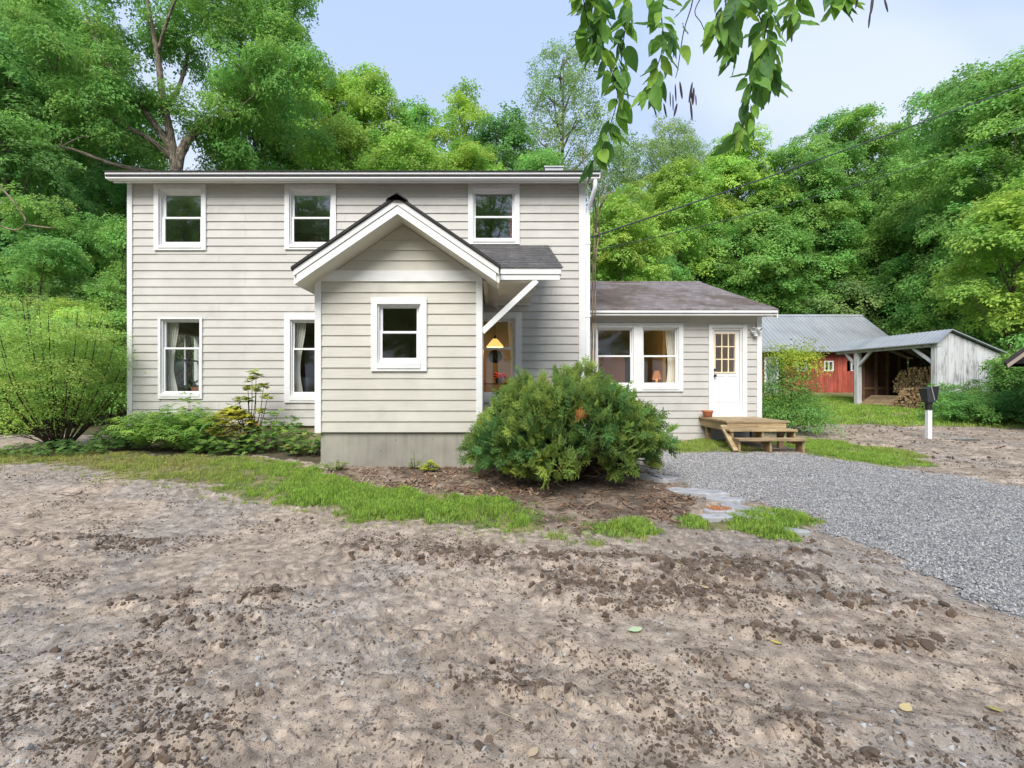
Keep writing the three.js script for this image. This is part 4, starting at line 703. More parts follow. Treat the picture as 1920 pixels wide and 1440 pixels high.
// ---------------------------------------------------------------- barn
{
  const gy = 1.0, b = thing('red_barn', 'red board barn with grey ribbed metal roof behind the low wing', 'barn', [0, 0, 0]);
  const L = 10.2, R = 21.4, zf = -25.45, ze = -25.1, zr = -28.2, ye = 3.30, yr = 5.60;
  const wins = [[17.52, 18.02, 2.24, 2.78], [16.1, 16.6, 2.24, 2.78], [18.95, 19.4, 2.24, 2.78]], dr = [14.35, 15.1, 1.05, 3.0];
  let x = L, i = 0;
  while (x < R - 0.01) {
    const w = Math.min(rr(0.22, 0.28), R - x); let segs = [[0.7, ye]];
    for (const [a, c, lo, hi] of [...wins, dr]) if (x + w > a + 0.02 && x < c - 0.02) segs = segs.flatMap(([p, q]) => [[p, lo], [hi, q]].filter(([s, t]) => t - s > 0.02));
    for (const [p, q] of segs) part('wall_board', box(x + 0.004, x + w - 0.004, p, q, zf - 0.03, zf + rr(0, 0.008)), reds[i++ % 3], b);
    x += w;
  }
  part('back_wall', new Geo().box(L, R, 0.6, ye, -31, -30.95).box(L, L + 0.05, 0.6, ye, -30.95, zf - 0.03).box(R - 0.05, R, 0.6, ye, -30.95, zf - 0.03).box(L, R, 0.5, 1.12, zf - 0.3, zf - 0.06).get(), reds[1], b);
  for (const gx of [L + 0.05, R]) part('gable_wall', new Geo().prism([[-31, ye], [zf, ye], [zr, yr - 0.1]], 0, 0.05).get().rotateY(-Math.PI / 2), reds[0], b).position.x = gx;
  part('eave_board', box(L, R, 3.14, 3.30, zf + 0.02, zf + 0.06), std(0.22, 0.03, 0.022, 0.8), b);
  for (const [a, c, lo, hi] of wins) {
    const w = holder('window', b), f = 0.06;
    part('frame', new Geo().box(a, a + f, lo, hi, zf - 0.04, zf + 0.04).box(c - f, c, lo, hi, zf - 0.04, zf + 0.04).box(a + f, c - f, lo, lo + f, zf - 0.04, zf + 0.04).box(a + f, c - f, hi - f, hi, zf - 0.04, zf + 0.04).box((a + c) / 2 - 0.03, (a + c) / 2 + 0.03, lo + f, hi - f, zf - 0.04, zf + 0.03).get(), trim, w);
    for (const [s, t] of [[a + f, (a + c) / 2 - 0.03], [(a + c) / 2 + 0.03, c - f]]) part('pane', new Geo().quad([s, lo + f, zf - 0.02], [t, lo + f, zf - 0.02], [t, hi - f, zf - 0.02], [s, hi - f, zf - 0.02]).get(), glass, w);
  }
  { const d = holder('door', b), [a, c, lo, hi] = dr; part('frame', new Geo().box(a, a + 0.1, lo, hi, zf - 0.03, zf + 0.04).box(c - 0.1, c, lo, hi, zf - 0.03, zf + 0.04).box(a + 0.1, c - 0.1, hi - 0.1, hi, zf - 0.03, zf + 0.04).get(), trim, d); part('leaf', box(a + 0.1, c - 0.1, lo, hi - 0.1, zf - 0.03, zf + 0.01), std(0.25, 0.3, 0.28, 0.7), d); }
  // ribbed sheets
  const P = (xx, t, up = 0) => [xx, mix(ye + 0.02, yr, t) + up, mix(ze, zr, t)];
  for (let xx = L - 0.3; xx < R + 0.25; xx += 0.9) {
    const w = Math.min(0.9, R + 0.25 - xx), g = new Geo(); g.quad(P(xx, -0.03), P(xx + w, -0.03), P(xx + w, 1), P(xx, 1)).quad(P(xx, -0.03, -0.03), P(xx, 1, -0.03), P(xx + w, 1, -0.03), P(xx + w, -0.03, -0.03));
    for (let k = 0; k < 4; k++) { const q = xx + 0.1 + k * 0.225; if (q < R + 0.2) { g.quad(P(q, -0.03), P(q + 0.012, -0.03, 0.035), P(q + 0.012, 1, 0.035), P(q, 1)).quad(P(q + 0.012, -0.03, 0.035), P(q + 0.042, -0.03, 0.035), P(q + 0.042, 1, 0.035), P(q + 0.012, 1, 0.035)).quad(P(q + 0.042, -0.03, 0.035), P(q + 0.055, -0.03), P(q + 0.055, 1), P(q + 0.042, 1, 0.035)); } }
    part('roof_sheet', g.get(), roofMetal, b);
  }
  part('rear_roof', new Geo().quad([L - 0.3, yr, zr], [R + 0.25, yr, zr], [R + 0.25, ye, -31.3], [L - 0.3, ye, -31.3]).get(), roofMetal, b);
  part('ridge_cap', new Geo().hexa([[L - 0.3, yr - 0.08, zr + 0.15], [R + 0.25, yr - 0.08, zr + 0.15], [R + 0.25, yr - 0.08, zr - 0.15], [L - 0.3, yr - 0.08, zr - 0.15], [L - 0.3, yr + 0.05, zr + 0.02], [R + 0.25, yr + 0.05, zr + 0.02], [R + 0.25, yr + 0.05, zr - 0.02], [L - 0.3, yr + 0.05, zr - 0.02]]).get(), roofMetal, b);
}
// ---------------------------------------------------------------- woodshed (own axes: x into the shed, z towards the yard end)
const SH = [15.9, 0.56, -17.2], SA = 0.0855;
const shedPoint = (x, y, z) => [SH[0] + Math.cos(SA) * x + Math.sin(SA) * z, SH[1] + y, SH[2] - Math.sin(SA) * x + Math.cos(SA) * z];
{
  const s = thing('woodshed', 'open-sided woodshed with whitewashed end wall and metal roof', 'shed', SH, SA);
  const D = 2.5, Lz = -3.51, rx = 0.44, ry = 2.94, fy = 2.46, by = 2.12;
  const top = (x) => (x < rx ? mix(2.5, ry, (x + 0.1) / (rx + 0.1)) : mix(ry, by, (x - rx) / (2.6 - rx))) - 0.08;
  let x = 0.0, i = 0;
  while (x < D - 0.01) { // end wall: upright boards, tops cut to the roof
    const w = Math.min(rr(0.17, 0.24), D - x), a = top(x), c = top(x + w), g = new Geo(), z1 = rr(0, 0.006);
    g.hexa([[x + 0.003, -0.3, z1], [x + w - 0.003, -0.3, z1], [x + w - 0.003, -0.3, -0.03], [x + 0.003, -0.3, -0.03], [x + 0.003, a, z1], [x + w - 0.003, c, z1], [x + w - 0.003, c, -0.03], [x + 0.003, a, -0.03]]);
    part('wall_board', g.get(), whiteWash[i++ % 3], s); x += w;
  }
  for (let z = Lz, k = 0; z < -0.05; z += 0.25) part('back_board', box(D, D + 0.025, -0.3, top(D), z, Math.min(-0.03, z + 0.245)), barnBrown[k++ % 3], s);
  for (let q = 0, k = 0; q < D; q += 0.25) { const a = top(q), c = top(Math.min(D, q + 0.245)), e = Math.min(D, q + 0.245); part('rear_board', new Geo().hexa([[q, -0.3, Lz - 0.06], [e, -0.3, Lz - 0.06], [e, -0.3, Lz - 0.085], [q, -0.3, Lz - 0.085], [q, a, Lz - 0.06], [e, c, Lz - 0.06], [e, c, Lz - 0.085], [q, a, Lz - 0.085]]).get(), barnBrown[k++ % 3], s); }
  for (const q of [0.35, 0.95, 1.5, 2.05]) part('stud', box(q, q + 0.07, 0, top(q + 0.04) - 0.02, Lz - 0.058, Lz + 0.03), studWood, s);
  part('wall_girt', box(0.1, D, 0.75, 0.85, Lz - 0.056, Lz - 0.02), studWood, s);
  for (const z of [Lz, -0.16]) part('post', box(-0.02, 0.2, -0.2, fy - 0.12, z - 0.04, z + 0.125), whiteWash[2], s);
  part('front_beam', box(-0.03, 0.13, fy - 0.14, fy + 0.0, -4.5, 0.02), whiteWash[1], s);
  for (const [z, d] of [[Lz + 0.1, 0.62], [Lz, -0.55], [-0.2, -0.75], [-0.14, 0.0]]) if (d) part('brace', new Geo().bar([0.06, 1.75, z], [0.06, fy - 0.13, z + d], 0.09, 0.09).get(), whiteWash[2], s);
  part('brace', new Geo().bar([0.1, 1.75, -0.08], [0.75, 2.45, -0.08], 0.09, 0.07).get(), whiteWash[1], s);
  for (let z = -4.3; z < 0; z += 0.62) part('rafter', new Geo().bar([-0.05, fy + 0.0, z], [rx, ry - 0.12, z], 0.09, 0.045).bar([rx, ry - 0.12, z], [2.55, by - 0.1, z], 0.09, 0.045).get(), barnBrown[2], s);
  // ribbed roof sheets
  const RP = (t, z, up = 0) => (t < 0 ? [mix(rx, -0.14, -t), mix(ry, 2.46, -t) + up, z] : [mix(rx, 2.68, t), mix(ry, 2.08, t) + up, z]);
  for (let z = -4.65, k = 0; z < 0.14; z += 0.8, k++) for (const t of [-1, 1]) {
    const e = Math.min(0.16, z + 0.8), g = new Geo(); g.quad(RP(0, z), RP(t, z), RP(t, e), RP(0, e)).quad(RP(0, z, -0.025), RP(0, e, -0.025), RP(t, e, -0.025), RP(t, z, -0.025)).quad(RP(0, e), RP(t, e), RP(t, e, -0.03), RP(0, e, -0.03)).quad(RP(t, z), RP(t, e), RP(t, e, -0.03), RP(t, z, -0.03));
    for (let q = z + 0.06; q < e - 0.04; q += 0.15) g.quad(RP(0, q), RP(t, q), RP(t, q + 0.015, 0.014), RP(0, q + 0.015, 0.014)).quad(RP(0, q + 0.015, 0.014), RP(t, q + 0.015, 0.014), RP(t, q + 0.035), RP(0, q + 0.035));
    part('roof_sheet', g.get(), roofMetal, s);
  }
  part('dirt_floor', box(-0.1, D, -0.25, 0.03, Lz, -0.03), std(0.25, 0.18, 0.13, 0.95), s);
}
{ // split firewood, cut ends towards the opening
  const endMap = tex(64, 64, (u, v) => { const r = Math.hypot(u - 0.5, v - 0.5), k = 0.85 + 0.15 * Math.sin(r * 70) + 0.2 * (tfbm(u, v, 6, 3) - 0.5); return [k, k * 0.95, k * 0.88]; }, true);
  const ends = [[0.74, 0.55, 0.32], [0.64, 0.45, 0.25], [0.80, 0.63, 0.41], [0.56, 0.34, 0.17]].map((c) => std(...c, 0.9, { map: endMap }));
  const rinds = [std(0.20, 0.13, 0.085, 0.95), std(0.30, 0.19, 0.11, 0.95), std(0.12, 0.085, 0.06, 0.95)];
  const shapes = [[6, 6.283], [7, 6.283], [4, 3.6], [4, 2.4], [5, 4.6]].map(([n, arc]) => { // round, half or quarter pieces
    const pts = []; for (let k = 0; k <= n; k++) pts.push([Math.cos(k / n * arc) * (0.9 + 0.2 * hash(k, n)), Math.sin(k / n * arc) * (0.9 + 0.2 * hash(n, k))]); if (arc < 6) pts.push([0, 0]); else pts.pop();
    const cx = pts.reduce((s, p) => s + p[0], 0) / pts.length, cy = pts.reduce((s, p) => s + p[1], 0) / pts.length; for (const p of pts) { p[0] -= cx; p[1] -= cy; }
    const m = pts.length, pos = [], uv = []; const g = new THREE.BufferGeometry();
    for (let k = 0; k < m; k++) { const a = pts[k], b = pts[(k + 1) % m]; pos.push(...a, 0.5, ...a, -0.5, ...b, -0.5, ...a, 0.5, ...b, -0.5, ...b, 0.5); for (let q = 0; q < 6; q++) uv.push(0.5, 0.5); }
    const side = pos.length / 3; for (const [z, f] of [[0.5, 1], [-0.5, -1]]) for (let k = 1; k < m - 1; k++) for (const p of f > 0 ? [pts[0], pts[k], pts[k + 1]] : [pts[0], pts[k + 1], pts[k]]) { pos.push(...p, z); uv.push(p[0] * 0.45 + 0.5, p[1] * 0.45 + 0.5); }
    g.setAttribute('position', new THREE.Float32BufferAttribute(pos, 3)); g.setAttribute('uv', new THREE.Float32BufferAttribute(uv, 2)); g.computeVertexNormals(); g.addGroup(0, side, 0); g.addGroup(side, pos.length / 3 - side, 1); g.rotateY(Math.PI / 2); return g;
  });
  const row = (x, z0, z1, h, y0, label, group) => {
    const d = 0.118; let r = 0;
    for (let y = 0.08; ; y += d * 0.86, r++) {
      let any = false;
      for (let z = z0 + (r % 2) * d / 2; z < z1; z += d) {
        if (y > h(z)) continue; any = true; if (y < y0) continue;
        const o = new THREE.Mesh(pick(shapes), [pick(rinds), pick(ends)]); o.name = numbered('firewood_log'); const k = rr(0.056, 0.072), p = shedPoint(x + rr(-0.05, 0.05), y + rr(-0.008, 0.008), z + rr(-0.008, 0.008));
        o.position.set(...p); o.rotation.set(rr(0, 6.3), SA + rr(-0.06, 0.06), rr(-0.04, 0.04), 'YXZ'); o.scale.set(0.42, k, k); scene.add(o); tag(o, label, 'log', group);
      }
      if (!any) break;
    }
  };
  row(1.28, -2.75, -0.1, (z) => 1.62 + 0.06 * Math.sin(z * 3) - 0.3 * smooth(-2.3, -2.8, z), 0.62, 'split firewood log in the tall rear stack in the woodshed', 'logs of the tall rear firewood stack');
  row(0.5, -2.3, -0.1, (z) => 0.82 + 0.05 * Math.sin(z * 4) - 0.75 * smooth(-1.5, -2.4, z), 0, 'split firewood log in the low front stack in the woodshed', 'logs of the low front firewood stack');
}
{ // a plank platform tipped against the shed's front
  const p = thing('wooden_platform', 'tipped wooden plank platform beside the firewood in the woodshed', 'platform', shedPoint(0.28, 0.06, -2.95), SA + 0.1);
  p.rotation.order = 'YXZ'; p.rotation.x = 0.0; p.rotation.z = 0.5;
  for (let k = 0; k < 6; k++) part('plank', box(-0.05 + k * 0.13, 0.075 + k * 0.13, 0.09, 0.115, -0.55, 0.95), freshWood[k % 3], p);
  for (const z of [-0.5, 0.2, 0.88]) part('cleat', box(-0.05, 0.72, 0.0, 0.089, z, z + 0.05), freshWood[1], p);
  part('rim', box(-0.085, -0.052, -0.02, 0.12, -0.56, 0.96), freshWood[0], p);
}
// ---------------------------------------------------------------- yard pieces
{
  const y = ground(10.02, -11.06), p = thing('marker_post', 'white post carrying a slanted black box in front of the woodshed', 'post', [10.02, y, -11.06]);
  part('post', new Geo().hexa([[-0.045, -0.2, 0.045], [0.045, -0.2, 0.045], [0.045, -0.2, -0.045], [-0.045, -0.2, -0.045], [-0.035, 0.66, 0.04], [0.055, 0.66, 0.04], [0.055, 0.66, -0.04], [-0.035, 0.66, -0.04]]).get(), vinyl, p);
  part('collar', [new THREE.CylinderGeometry(0.065, 0.06, 0.13, 16).translate(0.01, 0.72, 0), new THREE.CylinderGeometry(0.09, 0.062, 0.06, 16).translate(0.01, 0.81, 0)].map((g) => g.toNonIndexed()), black, p);
  part('box', new Geo().hexa([[-0.075, 0.83, 0.08], [0.10, 0.83, 0.08], [0.10, 0.83, -0.08], [-0.075, 0.83, -0.08], [-0.13, 1.14, 0.11], [0.11, 1.19, 0.11], [0.11, 1.19, -0.11], [-0.13, 1.14, -0.11]]).get(), std(0.03, 0.033, 0.035, 0.35), p);
  part('flap', new Geo().hexa([[0.07, 0.88, 0.095], [0.12, 0.88, 0.095], [0.12, 0.88, 0.082], [0.07, 0.88, 0.082], [-0.03, 1.19, 0.13], [0.135, 1.2, 0.13], [0.135, 1.2, 0.113], [-0.03, 1.19, 0.113]]).get(), black, p);
  part('flap_edge', new Geo().bar([0.062, 0.88, 0.09], [-0.042, 1.19, 0.124], 0.012, 0.02).get(), std(0.35, 0.36, 0.38, 0.4), p);
}
{
  const y = ground(10.55, -10.85); const p = thing('plank', 'grey weathered plank lying on the mud right of the white post', 'plank', [10.55, y + 0.012, -10.85], 0.06);
  part('board', box(-0.33, 0.33, 0, 0.03, -0.05, 0.05), std(0.50, 0.55, 0.60, 0.6, { map: woodMap }), p); part('board', box(-0.2, 0.36, 0, 0.026, 0.052, 0.12), std(0.24, 0.27, 0.30, 0.6, { map: woodMap }), p);
}
{ // flat stones along the drive
  const stoneMap = tex(256, 256, (u, v, i, j) => { const k = 0.75 + 0.35 * (tfbm(u, v, 6, 5) - 0.5) + 0.1 * (hash(i, j) - 0.5); return [k, k, k * 1.01]; }, true, 1.5, 1.5);
  const labels = ['pale flat stone beside the yew at the drive edge', 'long grey flat stone edging the drive below the yew', 'flat grey stone where the mulch meets the drive', 'pale flat stone at the upper edge of the grass patch', 'flat stone under the orange needles', 'grey stone sunk in the left of the grass patch', 'pale stone in the middle of the grass patch', 'narrow stone at the lower right of the grass patch'];
  [[2.36, -6.95, 0.30, 0.15, -0.75], [2.60, -6.2, 0.36, 0.13, -0.5], [2.80, -5.82, 0.20, 0.09, -0.4], [2.87, -5.5, 0.27, 0.10, -0.75], [2.56, -5.44, 0.17, 0.09, -0.2], [2.42, -5.2, 0.16, 0.07, 0], [2.78, -5.2, 0.17, 0.08, -0.7], [2.95, -4.78, 0.17, 0.05, -0.5]].forEach(([x, z, a, b, t], i) => {
    const pts = []; for (let k = 0; k < 9; k++) { const q = k / 9 * 6.283, r = rr(0.82, 1.1); pts.push([Math.sign(Math.cos(q)) * Math.pow(Math.abs(Math.cos(q)), 0.6) * a * r, Math.sign(Math.sin(q)) * Math.pow(Math.abs(Math.sin(q)), 0.6) * b * r]); }
    const sh = new THREE.Shape(pts.map((p) => new THREE.Vector2(...p))), g = new THREE.ExtrudeGeometry(sh, { depth: 0.05, bevelEnabled: true, bevelSize: 0.012, bevelThickness: 0.01, bevelSegments: 2 }); g.rotateX(-Math.PI / 2);
    const o = part('flat_stone', g, std(...pick([[0.78, 0.77, 0.76], [0.70, 0.69, 0.685], [0.84, 0.83, 0.82]]), 0.85, { map: stoneMap, bumpMap: stoneMap, bumpScale: 0.006 }), scene);
    o.position.set(x, ground(x, z) - 0.012, z); o.rotation.set(rr(-0.04, 0.04), t, rr(-0.04, 0.04)); tag(o, labels[i], 'stone', 'flat stones along the drive');
  });
  const list = []; for (let i = 0; i < 170; i++) { const a = rr(0, 6.3), r = Math.sqrt(rnd()); list.push({ p: [2.56 + Math.cos(a) * r * 0.15, ground(2.56, -5.44) + 0.045 + rr(0, 0.02), -5.46 + Math.sin(a) * r * 0.09], q: anyTurn(), s: [0.016, 0.003, 0.004], c: tint([0.50, 0.20, 0.06], rr(0.6, 1.3)) }); }
  mass('dead_needles', stoneGeo, loose, scene, list, 'heap of orange dead needles on a flat stone', 'needles');
}
// a few single fallen leaves on the mud
{
  const s = new THREE.Shape([[0, -1], [0.3, -0.75], [0.52, -0.35], [0.55, 0.05], [0.4, 0.5], [0.14, 0.85], [0, 1.15], [-0.16, 0.8], [-0.42, 0.45], [-0.52, 0.0], [-0.48, -0.4], [-0.26, -0.78]].map((p) => new THREE.Vector2(...p)));
  const g = new THREE.ShapeGeometry(s); g.rotateX(-Math.PI / 2); { const p = g.attributes.position; for (let i = 0; i < p.count; i++) p.setY(i, 0.25 * (p.getX(i) ** 2) + 0.12 * p.getZ(i) ** 2); g.computeVertexNormals(); }
  for (const [x, z, k, c, label] of [[1.89, -2.2, 0.042, [0.66, 0.52, 0.26], 'yellow tan fallen leaf on the mud at lower right'], [0.86, -2.91, 0.05, [0.5, 0.62, 0.36], 'pale green fallen leaf on the mud right of centre'], [0.16, -1.93, 0.032, [0.55, 0.42, 0.26], 'small tan fallen leaf near the bottom edge'], [2.35, -2.25, 0.03, [0.42, 0.36, 0.1], 'olive fallen leaf near the right end of the mud'], [1.62, -2.75, 0.026, [0.56, 0.46, 0.1], 'small yellow leaf on the mud below the drive'], [1.5, -3.4, 0.03, [0.55, 0.4, 0.2], 'curled yellow leaf on the mud under the stones']]) {
    const o = part('fallen_leaf', g, leafy({ color: new THREE.Color().setRGB(...c), transmission: 0.2 }), scene); o.position.set(x, ground(x, z) + 0.012, z); o.scale.setScalar(k); o.rotation.y = rr(0, 6.3); o.rotation.z = rr(-0.2, 0.2); tag(o, label, 'leaf', 'fallen leaves on the mud');
  }
}
{ // the corner of another shed at the right edge
  const s = thing('garden_shed', 'dark shingled roof corner of a shed at the right edge', 'shed', [12.84, 0.35, -12], -0.82);
  part('roof', new Geo().prism([[0, 1.68], [1.7, 3.4], [3.4, 1.68], [3.45, 1.76], [1.7, 3.53], [-0.06, 1.74]], -3, 0).get(), darkShingle, s);
  part('fascia', new Geo().prism([[0.02, 1.58], [1.7, 3.3], [1.7, 3.39], [0.0, 1.67]], -0.03, 0.02).get(), std(0.32, 0.26, 0.21, 0.8), s);
  part('wall', new Geo().prism([[0.55, -0.2], [2.85, -0.2], [2.85, 2.1], [1.7, 3.2], [0.55, 2.1]], -2.9, -0.3).get(), barnBrown[2], s);
}
{ // overhead wires to the house and the pole they come from
  const u = thing('utility_pole', 'wooden utility pole carrying the wires beyond the right edge', 'pole', [19.5, 0.4, -15.4]);
  part('shaft', new THREE.CylinderGeometry(0.12, 0.17, 13.2, 12).translate(0, 6.1, 0), bark, u); part('crossarm', box(-0.7, 0.7, 11.6, 11.75, -0.06, 0.06), studWood, u);
  const wire = (a, b, sag, r, label) => { const p = []; for (let i = 0; i <= 10; i++) { const t = i / 10; p.push([mix(a[0], b[0], t), mix(a[1], b[1], t) - sag * 4 * t * (1 - t), mix(a[2], b[2], t)]); } tag(part('overhead_wire', limb(p, r, r, 6, 24), std(0.03, 0.035, 0.035, 0.6), scene), label, 'wire'); };
  wire([1.98, 4.55, -9.95], [19.5, 12.1, -15.4], 0.1, 0.017, 'thick dark service wire running from the house up to the right edge');
  wire([2.0, 4.3, -10.1], [19.5, 10.9, -16.4], 0.35, 0.009, 'thin lower wire running parallel under the thick service wire');
}

// ---------------------------------------------------------------- foliage pieces
// a folded kite-shaped leaf added to g: base point, direction, up-ish normal, length, width
function kite(g, b, d, n, L, W, fold = 0.18) {
  const D = new THREE.Vector3(...d).normalize(), N = new THREE.Vector3(...n), R = D.clone().cross(N).normalize(); N.copy(R).cross(D).normalize();
  const B = new THREE.Vector3(...b), T = B.clone().addScaledVector(D, L).addScaledVector(N, -L * 0.12), m = B.clone().addScaledVector(D, L * 0.42);
  const l = m.clone().addScaledVector(R, -W / 2).addScaledVector(N, W * fold), r = m.clone().addScaledVector(R, W / 2).addScaledVector(N, W * fold);
  g.tri(B.toArray(), r.toArray(), T.toArray()).tri(B.toArray(), T.toArray(), l.toArray());
}
// a flat, slightly drooping spray of leaves about 1 m across, facing up
function spray(n, L, W, droop = 0.25, scatter = 0.12) {
  const g = new Geo(), tw = [];
  for (let k = 0; k < 9; k++) tw.push([rr(0, 6.283), rr(0.25, 0.55)]);
  for (let i = 0; i < n; i++) {
    const [a0, rm] = pick(tw), a = a0 + rr(-0.25, 0.25), r = rm * Math.sqrt(rnd()), x = Math.cos(a) * r + rr(-0.06, 0.06), z = Math.sin(a) * r + rr(-0.06, 0.06), y = -droop * r * r + rr(-scatter, scatter), b = a + rr(-1.3, 1.3);
    kite(g, [x, y, z], [Math.cos(b), rr(-0.7, 0.15), Math.sin(b)], [rr(-0.6, 0.6), 1, rr(-0.6, 0.6)], L * rr(0.65, 1.2), W * rr(0.7, 1.2));
  }
  return g.get();
}
const sprays = [spray(95, 0.125, 0.085), spray(90, 0.135, 0.075, 0.45), spray(100, 0.115, 0.085, 0.15, 0.18)];
const airySpray = spray(48, 0.16, 0.075, 0.35, 0.2);
const fineSprays = [spray(74, 0.11, 0.06, 0.35, 0.2), spray(80, 0.11, 0.035, 0.2, 0.22)];
// leaf colours split between what a leaf reflects and what it lets through
const GREEN = { deep: [0.20, 0.41, 0.11], mid: [0.265, 0.485, 0.105], lime: [0.36, 0.555, 0.095], olive: [0.30, 0.44, 0.14], pale: [0.32, 0.49, 0.16] };  // deep: darker leaf green, partly shade put into the colour
const outward = (bias) => { const v = new THREE.Vector3(); do v.set(rr(-1, 1), rr(-1, 1), rr(-1, 1)); while (v.lengthSq() > 1 || v.lengthSq() < 0.05 || v.y / v.length() < bias); return v.normalize(); };
// leaf sprays over the outside of several lobes; returns instance list
function cloak(lobes, perM2, size, col, bias = -0.55, lay = 0.8) {
  const list = [];
  for (const [cx, cy, cz, r, ky = 0.8] of lobes) {
    const lc = tint(col, rr(0.88, 1.12), rr(-0.1, 0.1)), n = Math.max(6, Math.round(12.56 * r * r * perM2));
    for (let i = 0; i < n; i++) {
      const d = outward(bias), k = rnd() < 0.14 ? rr(0.2, 0.7) : rr(0.72, 1.1) + 0.12 * Math.sin(d.x * 7 + d.z * 6 + cy), nrm = d.clone().multiplyScalar(0.55).add(new THREE.Vector3(rr(-0.4, 0.4), lay, rr(-0.4, 0.4))).normalize();
      list.push({ p: [cx + d.x * r * k, cy + d.y * r * k * ky, cz + d.z * r * k], q: qUp(nrm, rr(0, 6.3)), s: size * rr(0.7, 1.3), c: tint(lc, rr(0.8, 1.22), rr(-0.12, 0.12)) });
    }
  }
  return list;
}
function tree([x, z, top, base, R, key, dens, label], { group, trunk = bark, name = 'leafy_tree', leaf } = {}) {
  const gy = profile(-z) - 0.2, t = thing(name, label, 'tree', [x, gy, z], 0, group), H = top - gy, b = Math.max(0.6, base - gy), h = H - b, tr = 0.05 + H * 0.0105;
  const bend = rr(-0.4, 0.4), cz = rr(-0.3, 0.3), lobes = [], limbs = [limb([[0, 0, 0], [bend * 0.3, H * 0.3, cz * 0.3], [bend, H * 0.62, cz], [bend * 1.2, H * 0.93, cz]], tr, tr * 0.15, 8)];
  const n = Math.round(9 + R * 2.2 + h * 0.35);
  for (let i = 0; i < n; i++) {
    const u = (i + 0.5) / n, env = Math.pow(Math.sin(Math.PI * (0.10 + 0.82 * Math.pow(u, 0.85))), 0.65), a = i * 2.39996 + rr(-0.4, 0.4), lr = R * rr(0.34, 0.5) * (u > 0.85 ? 0.8 : 1), rad = Math.max(0, R * env - lr * 0.75) * rr(0.75, 1.05);
    const c = [bend + Math.cos(a) * rad, b + lr * 0.4 + (h - lr * 1.1) * u, cz + Math.sin(a) * rad]; lobes.push([...c, lr]);
    const y0 = Math.max(H * 0.25, c[1] - rad * 0.9 - 0.4); limbs.push(limb([[bend * y0 / H, y0, cz * y0 / H], [c[0] * 0.5, mix(y0, c[1], 0.4), c[2] * 0.5], c], tr * 0.34, tr * 0.08, 5, 4));
  }
  part('trunk', limbs, trunk, t);
  const Z = Math.hypot(x, z), size = clamp(Z / 24, 0.75, 1.35);
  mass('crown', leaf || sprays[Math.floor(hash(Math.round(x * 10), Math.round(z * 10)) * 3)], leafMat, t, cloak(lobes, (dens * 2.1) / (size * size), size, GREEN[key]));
  return t;
}
